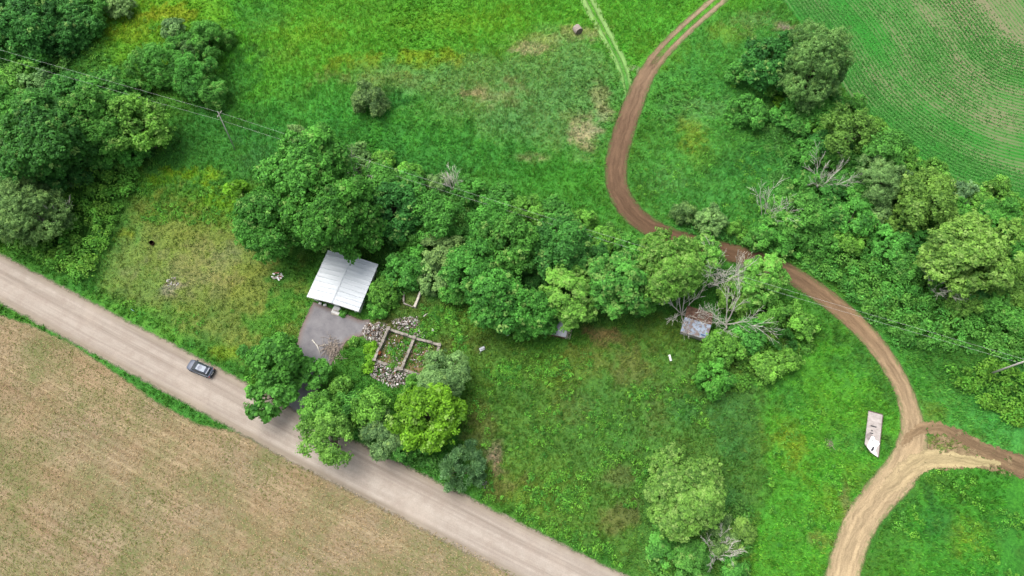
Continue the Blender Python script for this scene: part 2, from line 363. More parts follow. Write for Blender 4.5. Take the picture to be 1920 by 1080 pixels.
def sheet(name, poly, z, mat, cell, sdf=None, extra=None, margin=0.8):
    x0, y0 = poly.min(0); x1, y1 = poly.max(0)
    x0 = max(x0, -150); x1 = min(x1, 170); y0 = max(y0, -30); y1 = min(y1, 175)
    X = np.arange(x0 - 1, x1 + 1, cell); Y = np.arange(y0 - 1, y1 + 1, cell)
    gx, gy = np.meshgrid(X, Y); sd = poly_sd(gx, gy, poly); nx = len(X)
    keep = (sd > -margin); cellk = keep[:-1, :-1] | keep[1:, :-1] | keep[:-1, 1:] | keep[1:, 1:]
    i = (np.arange(len(Y) - 1)[:, None] * nx + np.arange(nx - 1)[None, :])[cellk]
    F = np.stack([i, i + 1, i + 1 + nx, i + nx], 1); used = np.unique(F); rm = np.full(gx.size, -1); rm[used] = np.arange(len(used))
    x = gx.ravel()[used]; y = gy.ravel()[used]; e = sd.ravel()[used]
    sa = np.stack([x * 0, extra(x, y) if extra else x * 0, e], 1)
    o = link(name, mesh_np(name, np.stack([x, y, np.full_like(x, z)], 1), rm[F], {'sa': ('FLOAT_VECTOR', sa)}, [mat])); return tag(o, kind='structure')
def edge_fac(k, amp, scale=2.0, soft=0.12):
    sep = k.n('ShaderNodeSeparateXYZ'); k.l(k.attr('sa').outputs['Vector'], sep.inputs[0])
    nz = k.noise(k.pos(), scale, 6.0, 0.78)
    e = k.math('ADD', sep.outputs[2], k.math('MULTIPLY', k.math('SUBTRACT', nz, 0.5), amp))
    return k.ramp(e, -soft, soft), sep

road_ang = math.atan2(*(road_pts[-3] - road_pts[2])[::-1])
def road_mat():
    m, t = newmat('gravel'); k = N(t); e, sep = edge_fac(k, 1.9, 0.6, 0.3); p = k.pos()
    sv = k.attr('sa').outputs['Vector']
    st = k.noise(k.mapping(sv, (0.035, 1.5, 0)), 1.0, 4.0, 0.6); st2 = k.noise(k.mapping(sv, (0.012, 0.55, 0)), 1.0, 2.0, 0.5); fine = k.noise(p, 6.0, 3.0, 0.7); mid = k.noise(p, 0.5, 4.0, 0.65)
    c = k.mix(k.ramp(st, 0.32, 0.68), tuple(A(156,144,132)), tuple(A(194,183,170)))
    c = k.mix(k.math('MULTIPLY', k.ramp(st2, 0.45, 0.65), 0.55), c, tuple(A(212,202,189)))
    c = k.mix(k.math('MULTIPLY', k.ramp(mid, 0.42, 0.7), 0.6), c, tuple(A(168,153,140)))
    c = k.mix(k.math('MULTIPLY', k.ramp(k.noise(p, 0.16, 4.0, 0.6), 0.5, 0.7), 0.35), c, tuple(A(212,198,182)))
    sh = k.ramp(sep.outputs[2], 1.3, 0.1)
    c = k.mix(k.math('MULTIPLY', sh, k.ramp(fine, 0.2, 0.8)), c, tuple(A(150,138,112)))
    c = k.mix(k.ramp(fine, 0.2, 0.8), k.mix(1, c, (0.84, 0.84, 0.84), 'MULTIPLY'), k.mix(1, c, (1.13, 1.13, 1.13), 'MULTIPLY'))
    k.out(k.cut(k.bsdf(c, 0.95, 0.1, 0, k.bump(fine, 0.4, 0.05)), e)); return m
strip('gravel_road', np.column_stack([road_pts, np.full(len(road_pts), ROAD_HW)]), 0.03, road_mat(), across=20)

def track_mat(name, grass_centre=0.0, amp=1.3, holes=0.0, fade=None):
    m, t = newmat(name); k = N(t); e, sep = edge_fac(k, amp * 1.25, 0.55, 0.05 if holes else 0.2); p = k.pos(); sv = k.attr('sa').outputs['Vector']
    c = k.attr('Col').outputs['Color']
    wv = k.n('ShaderNodeVectorMath', operation='ADD'); wn = k.n('ShaderNodeTexNoise'); wn.inputs['Scale'].default_value = .35; k.l(p, wn.inputs['Vector'])
    ws = k.n('ShaderNodeVectorMath', operation='SCALE'); ws.inputs['Scale'].default_value = 1.6; k.l(wn.outputs['Color'], ws.inputs[0]); k.l(sv, wv.inputs[0]); k.l(ws.outputs[0], wv.inputs[1]); sv = wv.outputs[0]
    st = k.noise(k.mapping(sv, (0.22, 2.2, 0)), 1.0, 5.0, 0.75); fine = k.noise(p, 5.0, 4.0, 0.7); mid = k.noise(k.mapping(sv, (0.09, 0.9, 0)), 1.0, 3.0, 0.6)
    c2 = k.mix(k.ramp(st, 0.32, 0.68), k.mix(1, c, (0.66, 0.63, 0.6), 'MULTIPLY'), k.mix(1, c, (1.28, 1.26, 1.22), 'MULTIPLY'))
    c2 = k.mix(k.math('MULTIPLY', k.ramp(mid, 0.52, 0.68), 0.5), c2, k.mix(1, c, (1.5, 1.45, 1.36), 'MULTIPLY'))
    rut = k.math('ABSOLUTE', k.math('SUBTRACT', k.math('ABSOLUTE', k.math('ADD', sep.outputs[1], k.math('MULTIPLY', k.math('SUBTRACT', k.noise(p, .4, 4.0), .5), .9))), .85))
    c2 = k.mix(k.math('MULTIPLY', k.ramp(rut, .38, .12), k.math('MULTIPLY', k.ramp(k.noise(p, .5, 5.0, .7), .36, .6), .6)), c2, k.mix(1, c, (1.55, 1.52, 1.46), 'MULTIPLY'))
    c2 = k.mix(k.ramp(fine, 0.25, 0.75), k.mix(1, c2, (0.8, 0.8, 0.8), 'MULTIPLY'), k.mix(1, c2, (1.16, 1.16, 1.16), 'MULTIPLY'))
    if grass_centre:
        ac = k.math('ABSOLUTE', k.math('ADD', sep.outputs[1], k.math('MULTIPLY', k.math('SUBTRACT', fine, 0.5), 0.7)))
        gm = k.ramp(ac, grass_centre - 0.1, grass_centre + 0.25)
        if fade: gm = k.math('MAXIMUM', gm, k.ramp(k.math('ADD', sep.outputs[0], k.math('MULTIPLY', k.noise(p, .6, 4.0), 8.0)), fade[0], fade[1]))
        e = k.math('MULTIPLY', e, gm)
    if holes: e = k.math('MULTIPLY', e, k.ramp(k.noise(p, .7, 6.0, .75), holes - .015, holes + .015))
    if not holes:
      gv = k.math('MULTIPLY', k.ramp(sep.outputs[2], .75, .1), k.ramp(k.noise(p, 1.1, 5.0, .7), .46, .58))
      c2 = k.mix(k.math('MULTIPLY', gv, .8), c2, tuple(A(84,124,58)))
    k.out(k.cut(k.bsdf(c2, 0.95, 0.1, 0, k.bump(st, 0.5, 0.12)), e)); return m
def mud_mat():                          # thin, trampled ground between the forks: earth showing through grass
    m, t = newmat('trampled_earth'); k = N(t); p = k.pos(); e, sep = edge_fac(k, 3.4, 0.35, 0.1)
    f = k.noise(p, 1.2, 6.0, .75); g = k.noise(p, 4.5, 4.0, .7)
    c = k.mix(k.ramp(f, .35, .65), tuple(A(128,108,82)), tuple(A(176,156,120))); c = k.mix(k.ramp(g, .25, .75), k.mix(1, c, (.75,.75,.75), 'MULTIPLY'), k.mix(1, c, (1.2,1.2,1.2), 'MULTIPLY'))
    e = k.math('MULTIPLY', e, k.ramp(k.noise(p, .5, 6.0, .75), .45, .49))
    k.out(k.cut(k.bsdf(c, .95, .1, 0, k.bump(g, .4, .08)), e)); return m
def T(*c): return A(*c)
tcols = [(0, T(164,150,126)), (0.12, T(154,136,112)), (0.2, T(142,120,98)), (0.3, T(122,99,80)), (0.42, T(110,88,70)), (0.53, T(104,82,64)), (0.6, T(116,95,75)), (0.68, T(142,118,93)), (0.76, T(162,141,113)), (0.85, T(182,163,131)), (1, T(186,167,134))]
# the two wheel ruts of the upper stretch keep a grass strip between them; below they merge
track_w[:, 2] *= .93
strip('dirt_track', track_w, 0.040, track_mat('track_earth', 0.42, 1.3, 0, (31, 39)), tcols, across=18)
strip('dirt_track', forkn_w, 0.044, track_mat('track_fork_dark', 0, 2.6, .42), [(0, T(160,138,108)), (0.4, T(128,108,84)), (1, T(132,112,88))])
sheet('dirt_track', PP(MUD), 0.038, mud_mat(), 0.4)
strip('dirt_track', forks_w, 0.048, track_mat('track_fork_pale', 0, 2.4, .38), [(0, T(182,163,131)), (1, T(184,172,128))])
strip('grass_path', grassy_w, 0.034, track_mat('grassy_ruts', 0.30, 1.6, .34), [(0, T(138,176,104)), (0.6, T(128,172,98)), (1, T(112,160,84))])
strip('grass_path', grassy2_w, 0.033, track_mat('grassy_fork', 0, 1.6), [(0, T(124,166,100)), (1, T(136,160,110))])

def stub_mat():
    m, t = newmat('stubble'); k = N(t); e, sep = edge_fac(k, 1.6, 1.1, 0.25); p = k.pos()
    pm = k.mapping(p, (1, 1, 1), (0, 0, -road_ang))
    st = k.noise(k.mapping(pm, (0.16, 2.6, 1)), 1.0, 4.0, 0.7); br = k.noise(k.mapping(pm, (0.03, 0.28, 1)), 1.0, 3.0, 0.6)
    fine = k.noise(k.mapping(pm, (1.7, 3.0, 1)), 1.0, 5.0, 0.8); pat = k.noise(p, 0.075, 4.0, 0.6); pat2 = k.noise(p, 0.22, 5.0, 0.65)
    c = k.mix(k.ramp(st, 0.25, 0.75), tuple(A(156,138,108)), tuple(A(180,162,130)))
    c = k.mix(k.math('MULTIPLY', k.ramp(br, 0.45, 0.68), 0.4), c, tuple(A(156,126,94)))
    c = k.mix(k.math('MULTIPLY', k.ramp(pat, 0.44, 0.66), 0.6), c, tuple(A(156,144,120)))
    rows = k.noise(k.mapping(pm, (0.02, 1.25, 1)), 1.0, 3.0, 0.7)
    c = k.mix(k.math('MULTIPLY', k.ramp(rows, 0.5, 0.66), 0.45), c, tuple(A(138,114,86)))
    sy = k.n('ShaderNodeSeparateXYZ'); k.l(pm, sy.inputs[0]); yy = k.math('ADD', sy.outputs[1], k.math('MULTIPLY', k.noise(p, .08, 2.0), 1.6))
    drill = k.math('SINE', k.math('MULTIPLY', yy, 2 * math.pi / 1.3)); wt = k.math('ABSOLUTE', k.math('SINE', k.math('MULTIPLY', yy, math.pi / 7.5)))
    c = k.mix(k.math('MULTIPLY', k.ramp(drill, .2, 1.0), .16), c, tuple(A(132,112,86)))
    c = k.mix(k.math('MULTIPLY', k.ramp(wt, .14, .05), .35), c, tuple(A(140,118,92)))
    c = k.mix(k.math('MULTIPLY', k.ramp(rows, 0.46, 0.34), 0.4), c, tuple(A(214,194,156)))
    gr = k.math('MULTIPLY', k.ramp(k.noise(p, 0.11, 6.0, 0.7), 0.44, 0.62), k.ramp(fine, 0.34, 0.56))
    c = k.mix(k.math('MULTIPLY', gr, 0.9), c, tuple(A(112,126,74)))
    c = k.mix(k.ramp(fine, 0.25, 0.75), k.mix(1, c, (0.76, 0.76, 0.73), 'MULTIPLY'), k.mix(1, c, (1.24, 1.24, 1.24), 'MULTIPLY'))
    k.out(k.cut(k.bsdf(c, 0.95, 0.08, 0, k.bump(fine, 0.7, 0.12)), e)); return m
sheet('stubble_field', stub_w, 0.016, stub_mat(), 0.8)

def crop_mat():
    m, t = newmat('crop_rows'); k = N(t); e, sep = edge_fac(k, 0.8, 1.2, 0.25); p = k.pos(); d = sep.outputs[1]
    wob = k.math('MULTIPLY', k.noise(p, 0.4, 2.0), 0.12)
    row = k.math('SINE', k.math('MULTIPLY', k.math('ADD', d, wob), 2 * math.pi / 0.80))
    fine = k.noise(p, 3.6, 4.0, 0.75); comb = k.n('ShaderNodeCombineXYZ'); k.l(k.math('MULTIPLY', d, 0.22), comb.inputs[0])
    bands = k.noise(comb.outputs[0], 1.0, 3.0, 0.6); pat = k.noise(p, 0.06, 4.0, 0.62)
    # young plants are sparser away from the headland and on the poor strips
    far = k.ramp(d, 8.0, 40.0)
    poor = k.math('ADD', k.math('MULTIPLY', far, 0.75), k.math('MULTIPLY', k.math('SUBTRACT', k.math('ADD', bands, pat), 1.0), 2.3))
    soil = k.mix(k.ramp(fine, 0.3, 0.7), tuple(A(122,124,92)), tuple(A(160,156,122)))
    plant = k.mix(k.ramp(fine, 0.3, 0.7), tuple(A(40,124,42)), tuple(A(72,158,60)))
    f = k.math('SUBTRACT', k.math('ADD', k.math('MULTIPLY', row, 0.28), k.math('MULTIPLY', k.math('SUBTRACT', fine, 0.5), 1.6)), k.math('SUBTRACT', poor, 0.62))
    c = k.mix(k.ramp(f, -0.35, 0.75), soil, plant)
    k.out(k.cut(k.bsdf(c, 0.95, 0.08, 0, k.bump(row, 0.25, 0.08)), e)); return m
sheet('crop_field', crop_w, 0.020, crop_mat(), 0.7, extra=lambda x, y: line_dist(x, y, crop_line[::3]))

def drive_mat():
    m, t = newmat('worn_asphalt'); k = N(t); e, sep = edge_fac(k, 0.7, 1.5, 0.12); p = k.pos()
    n1 = k.noise(p, 0.6, 5.0, 0.65); n2 = k.noise(p, 7.0, 3.0, 0.7)
    c = k.mix(k.ramp(n1, 0.3, 0.7), tuple(A(128,126,130)), tuple(A(156,154,156)))
    c = k.mix(k.math('MULTIPLY', k.ramp(sep.outputs[2], 0.9, 0.0), k.ramp(n2, 0.3, 0.6)), c, tuple(A(138,112,96)))
    c = k.mix(k.ramp(n2, 0.2, 0.8), k.mix(1, c, (0.86, 0.86, 0.86), 'MULTIPLY'), k.mix(1, c, (1.12, 1.12, 1.12), 'MULTIPLY'))
    k.out(k.cut(k.bsdf(c, 0.9, 0.2, 0, k.bump(n2, 0.2, 0.03)), e)); return m
sheet('driveway', drive_w, 0.024, drive_mat(), 0.3)

def hard_mask(x, y):                    # > 0 on roads, tracks, fields, driveway (metres inside)
    m = ROAD_HW - line_dist(x, y, road_pts)
    for w3 in (track_w, forkn_w, forks_w, grassy_w * np.array((1, 1, .45))):
        s = spline(w3, 2.0)
        for i in range(len(s) - 1): m = np.maximum(m, s[i, 2] - line_dist(x, y, s[i:i + 2, :2]))
    m = np.maximum(m, poly_sd(x, y, stub_w)); m = np.maximum(m, poly_sd(x, y, crop_w)); m = np.maximum(m, poly_sd(x, y, drive_w))
    return m

# ------------------------------------------------------------------ vegetation: leaf clouds
def unit(v): return v / (np.linalg.norm(v, axis=-1, keepdims=True) + 1e-9)
def sphere(rng, n): return unit(rng.normal(size=(n, 3)))
def leaves(c, nrm, L, W, rng):          # one folded diamond per leaf
    n = len(c); r = rng.normal(size=(n, 3)); t = unit(r - nrm * (r * nrm).sum(1, keepdims=True)); b = np.cross(nrm, t)
    L = np.broadcast_to(np.asarray(L, float), (n,))[:, None] * rng.uniform(0.7, 1.3, (n, 1)); W = np.broadcast_to(np.asarray(W, float), (n,))[:, None] * rng.uniform(0.75, 1.25, (n, 1))
    V = np.stack([c - t * L * .5 - nrm * L * .12, c + b * W * .5, c + t * L * .5 - nrm * L * .12, c - b * W * .5], 1)
    return V.reshape(-1, 3), np.arange(4 * n).reshape(-1, 4)
KIND = {  # lobes/m2 of crown, clump radius, leaves per clump, leaf L, W, pale share, lobe size, gaps
 'broad':  dict(cl=.62, nl=18, L=.44, W=.32, pale=.07, lobe=.36, up=.55, rz=1.0),  # small pale share paints sky glint onto leaf tips
 'shrub':  dict(cl=.50, nl=18, L=.36, W=.26, pale=.05, lobe=.40, up=.55, rz=.85),
 'pale':   dict(cl=.55, nl=19, L=.44, W=.30, pale=.34, lobe=.33, up=.6, rz=.95),
 'willow': dict(cl=.60, nl=22, L=.52, W=.15, pale=.10, lobe=.36, up=.35, rz=1.0),
 'loose':  dict(cl=.80, nl=17, L=.42, W=.30, pale=0.0, lobe=.34, up=.5, rz=.95),
 'big':    dict(cl=.66, nl=15, L=.66, W=.46, pale=0.0, lobe=.36, up=.5, rz=.9),
 'pine':   dict(cl=.50, nl=30, L=.55, W=.10, pale=.05, lobe=.26, up=.25, rz=1.0),
}
def crown_parts(kind, R, hc, seed):
    k = KIND[kind]; rng = np.random.default_rng(seed); rz = R * k['rz']
    nl = int(18 + 1.35 * R * R); d = sphere(rng, nl * 3); d = d[d[:, 2] > -0.55][:nl]; nl = len(d)
    # uneven outline: a few directions bulge, a few fall short
    w = sphere(rng, 5); bul = 1 + 0.26 * np.sin(3.1 * (d @ w[0]) + 1.2 * seed) * (d @ w[1]) + rng.normal(0, .10, nl)
    lr = R * k['lobe'] * rng.uniform(.42, 1.12, nl); rad = rng.uniform(.55, .92, nl)
    if kind == 'loose': rad = rng.uniform(.45, .95, nl); lr *= .85
    lc = d * np.array([R, R, rz]) * (rad * bul)[:, None]
    C = []; Nn = []; Q = []; LT = []
    for i in range(nl):
        m = max(5, int(4 * math.pi * lr[i] ** 2 / (k['cl'] ** 2 * 2.1))); q = sphere(rng, m)
        q = unit(q + 0.55 * d[i] + np.array([0, 0, .35])); p = lc[i] + q * lr[i] * np.where(rng.random((m, 1)) < .18, rng.uniform(1.05, 1.45, (m, 1)), rng.uniform(.72, 1.08, (m, 1)))
        dd = np.linalg.norm((p[:, None, :] - lc[None]) / lr[None, :, None], axis=2); dd[:, i] = 9
        keep = (dd.min(1) > .72) | (rng.random(m) < .10)
        p = p[keep]; C.append(p); Nn.append(q[keep]); LT.append(np.full(len(p), rng.normal(0, .15)))
    C = np.vstack(C); Nn = np.vstack(Nn); LT = np.concatenate(LT); m = len(C); n = k['nl']
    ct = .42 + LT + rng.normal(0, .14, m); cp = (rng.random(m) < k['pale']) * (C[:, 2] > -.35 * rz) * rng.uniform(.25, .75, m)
    cr = k['cl'] * rng.uniform(.65, 1.2, m)
    off = sphere(rng, m * n); off[:, 2] = np.abs(off[:, 2]) * 1.0 - .25
    off *= rng.uniform(.35, 1.0, (m * n, 1)) ** .6
    base = np.repeat(C, n, 0); rr = np.repeat(cr, n)[:, None]
    p = base + off * rr; nn = unit(off * .75 + np.repeat(Nn, n, 0) * .5 + np.array([0, 0, k['up']]) + rng.normal(0, .38, (m * n, 3)))
    if kind == 'pine': nn = unit(np.cross(unit(np.repeat(Nn, n, 0) + rng.normal(0, .4, (m * n, 3))), sphere(rng, m * n)))
    p[:, 2] += hc; p[:, 2] = np.maximum(p[:, 2], .12 + .3 * rng.random(len(p)))
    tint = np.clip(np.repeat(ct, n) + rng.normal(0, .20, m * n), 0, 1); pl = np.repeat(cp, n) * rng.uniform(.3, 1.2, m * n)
    V, F = leaves(p, nn, k['L'], k['W'], rng)
    lc = lc.copy(); lc[:, 2] += hc
    return V, F, np.repeat(tint, 4), np.clip(np.repeat(pl, 4), 0, 1), lc
def trunk_mesh(R, hc, lc, seed, shrub):
    rng = random.Random(seed); mb = MB(); rb = .055 * R if not shrub else .03 * R + .02; top = hc * .8
    if not shrub:
        pts = [(0, 0, -.1), (.04 * R, .02 * R, top * .4), (-.02 * R, .05 * R, top * .8), (.03 * R, .03 * R, hc + .3 * R)]
        mb.tube(pts, [rb * 1.25, rb, rb * .8, rb * .35], 8)
    pick = rng.sample(range(len(lc)), min(len(lc), 10 if not shrub else 7))
    for i in pick:
        e = Vector(lc[i]); s0 = Vector((.02 * R, .03 * R, top * rng.uniform(.55, 1.0))) if not shrub else Vector((rng.uniform(-.1, .1) * R, rng.uniform(-.1, .1) * R, -.05))
        mid = s0.lerp(e, .5) + Vector((0, 0, .12 * R)); mb.tube([s0, mid, e], [rb * .55, rb * .38, rb * .16], 5, False)
    return mb.mesh('trunk', BARK, True)
_cache = {}
SIZES = {'tree': (3.2, 4.6, 6.2), 'bush': (1.3, 2.1, 3.2, 4.6)}
def plant_mesh(kind, form, R, var):
    S = min(SIZES[form], key=lambda q: abs(math.log(q / R))); key = (kind, form, S, var)
    if key not in _cache:
        hc = S * (1.45 if form == 'tree' else .62); sd = 7 + 13 * var + int(S * 10) + 1000 * list(KIND).index(kind)
        V, F, ti, pa, lc = crown_parts(kind, S, hc, sd)
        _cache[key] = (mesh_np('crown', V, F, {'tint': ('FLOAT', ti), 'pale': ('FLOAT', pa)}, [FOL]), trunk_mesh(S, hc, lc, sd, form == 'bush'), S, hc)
    return _cache[key]
FC = dict(D=(.036, .140, .030), M=(.058, .200, .036), L=(.105, .275, .042), Y=(.155, .330, .020), G=(.110, .215, .080), B=(.088, .190, .085), O=(.112, .225, .034), E=(.050, .180, .030), P=(.125, .260, .055), W=(.075, .190, .060))
FC.update(Y=(.092, .235, .018), W=(.090, .190, .065), L=(.082, .220, .036), P=(.092, .212, .042), O=(.080, .180, .034))
FC = {q: (a * 1.62, b * 1.62, c * 1.55) for q, (a, b, c) in FC.items()}
_cnt = 0
def plant(u, v, rpx, kind, ck, label, form='tree', hs=1.0, group=None, name=None):
    global _cnt; _cnt += 1; rng = random.Random(_cnt * 7919 + int(u))
    R = rpx / scale_at(v, 5 if form == 'tree' else 1.5)
    cr, tr, S, hc = plant_mesh(kind, form, R, _cnt % 2)
    f = .90 * R / S; x, y = P(u, v, hc * f * hs)
    nm = name or {'tree': 'leafy_tree', 'bush': 'leafy_shrub'}[form]
    t = thing(nm, label, 'tree' if form == 'tree' else 'shrub', (x, y, 0), rng.uniform(0, 6.28), group)
    t.scale = (f, f, f * hs)
    o = link('crown', cr, t); j = [rng.uniform(.92, 1.08) for _ in range(3)]; b = rng.uniform(.88, 1.12)
    o.color = (FC[ck][0] * j[0] * b, FC[ck][1] * b, FC[ck][2] * j[2] * b, 1)
    link('trunk', tr, t); return t

GT = 'trees standing along the hedgerows and around the lot'; GS = 'shrubs and bushes growing over the rough grass'
TREES = [
 # far left wood
 (100,258,74,'broad','D','tallest dark broad-crowned tree in the wood at the left edge',1.0),
 (190,236,54,'broad','M','dark maple-like tree joining the tallest tree of the left wood on its right',1.1),
 (262,238,50,'broad','L','lighter green tree at the right end of the left wood beside the pole',1.0),
 (26,215,44,'broad','M','mid green tree at the left frame edge above the grey willow',1.0),
 (84,335,36,'broad','D','dark low tree under the tallest tree of the left wood',.9),
 (52,392,62,'willow','W','grey-green twiggy willow at the left frame edge above the gravel road',.8),
 # inside the lot, upper row
 (587,318,70,'broad','M','broad dark tree behind the tree over the garage, under the power line',1.05),
 (503,428,58,'broad','E','round tree left of the garage at the edge of the olive grass',1.0),
 (636,412,72,'broad','E','large bluish green tree overhanging the back of the white garage',1.1),
 (712,350,46,'broad','M','tree between the broad dark tree and the hedge, right of a bare trunk',.9),
 (738,396,52,'broad','D','dark tree right of the large tree over the garage',.9),
 (822,405,50,'loose','M','ash-like tree in the upper middle of the row behind the ruins',1.0),
 (826,474,44,'loose','G','loose greyish tree with bare twigs behind the small foundation',.8),
 (912,425,44,'loose','M','tree in the middle row just below the bare twigs on the hedge',1.0),
 (958,462,52,'broad','M','rounded tree crown left of the dark gap in the row',1.15),
 (884,502,50,'broad','E','full green tree in the middle of the row above the lawn',1.0),
 (934,566,58,'broad','E','broad tree at the front of the row over the lawn',.9),
 (1048,462,56,'broad','D','darkest tree of the row, beside the dark gap',1.0),
 (1002,585,44,'broad','E','tree at the lawn edge left of the grey tin roofed shed',.9),
 (1066,558,54,'pale','L','tree with pale leaf tips covering the grey tin roofed shed',.95),
 (1156,532,58,'pale','M','rounded tree right of the grey tin roofed shed, edging the lawn',1.0),
 (1254,505,60,'pale','L','bright yellow-green tree left of the rusty shed, near the dirt track',1.05),
 (1318,480,42,'pale','L','bright tree above the rusty shed touching the dirt track',1.0),
 (1424,525,46,'pale','L','bright pale-tipped tree right of the dead tree, beside the dirt track',.95),
 # lower left of the lot, road side
 (522,672,50,'big','E','dark big-leaved tree at the left side of the asphalt driveway',.9),
 (508,742,43,'big','E','dark big-leaved tree leaning over the gravel road beside the driveway',.9),
 (578,700,32,'big','E','smaller dark big-leaved tree on the driveway side of its taller twin',.75),
 (600,770,42,'loose','L','light loose tree between the driveway mouth and the gravel road',.85),
 (622,826,54,'loose','P','pale airy tree overhanging the gravel road',.9),
 (696,766,42,'loose','L','light green tree below the ruined foundation',.85),
 (800,776,62,'broad','Y','bright yellow-green round tree below the ruined foundation',.75),
 (830,708,48,'willow','G','grey-green willow-like tree covering the right room of the ruin',.8),
 (718,822,42,'willow','G','greyish tree at the roadside under the bright yellow-green tree',.75),
 (1286,930,72,'pale','P','big solitary pale-flecked round tree on the lawn at lower right',.66),
 # right hedgerow
 (1442,118,46,'broad','D','dark leafy tree left of the tall willow beside the crop field',1.0),
 (1530,128,56,'willow','W','tall grey-green willow leaning over the crop field edge',1.25),
 (1588,256,52,'loose','O','brownish green tree in the upper hedgerow by the crop field',.9),
 (1660,286,46,'loose','M','loose tree right of the brownish green tree by the crop field',1.0),
 (1648,338,46,'willow','W','twiggy grey-green tree below the loose tree in the right hedgerow',.9),
 (1732,372,56,'broad','O','olive yellow tree in the middle of the right hedgerow',.85),
 (1818,478,72,'pale','P','big round pale-tipped tree in the right hedgerow',.9),
 (1868,418,42,'broad','M','green tree above the big round tree near the crop field',.9),
 (1492,402,46,'broad','M','green tree between the two bare trees above the dirt track',.8),
 (1596,412,40,'broad','M','green tree below the bare tree in the right hedgerow',.8),
]
for i, (u, v, r, k, c, lb, hs) in enumerate(TREES): plant(u, v, r, k, c, lb, 'tree', hs, GT)
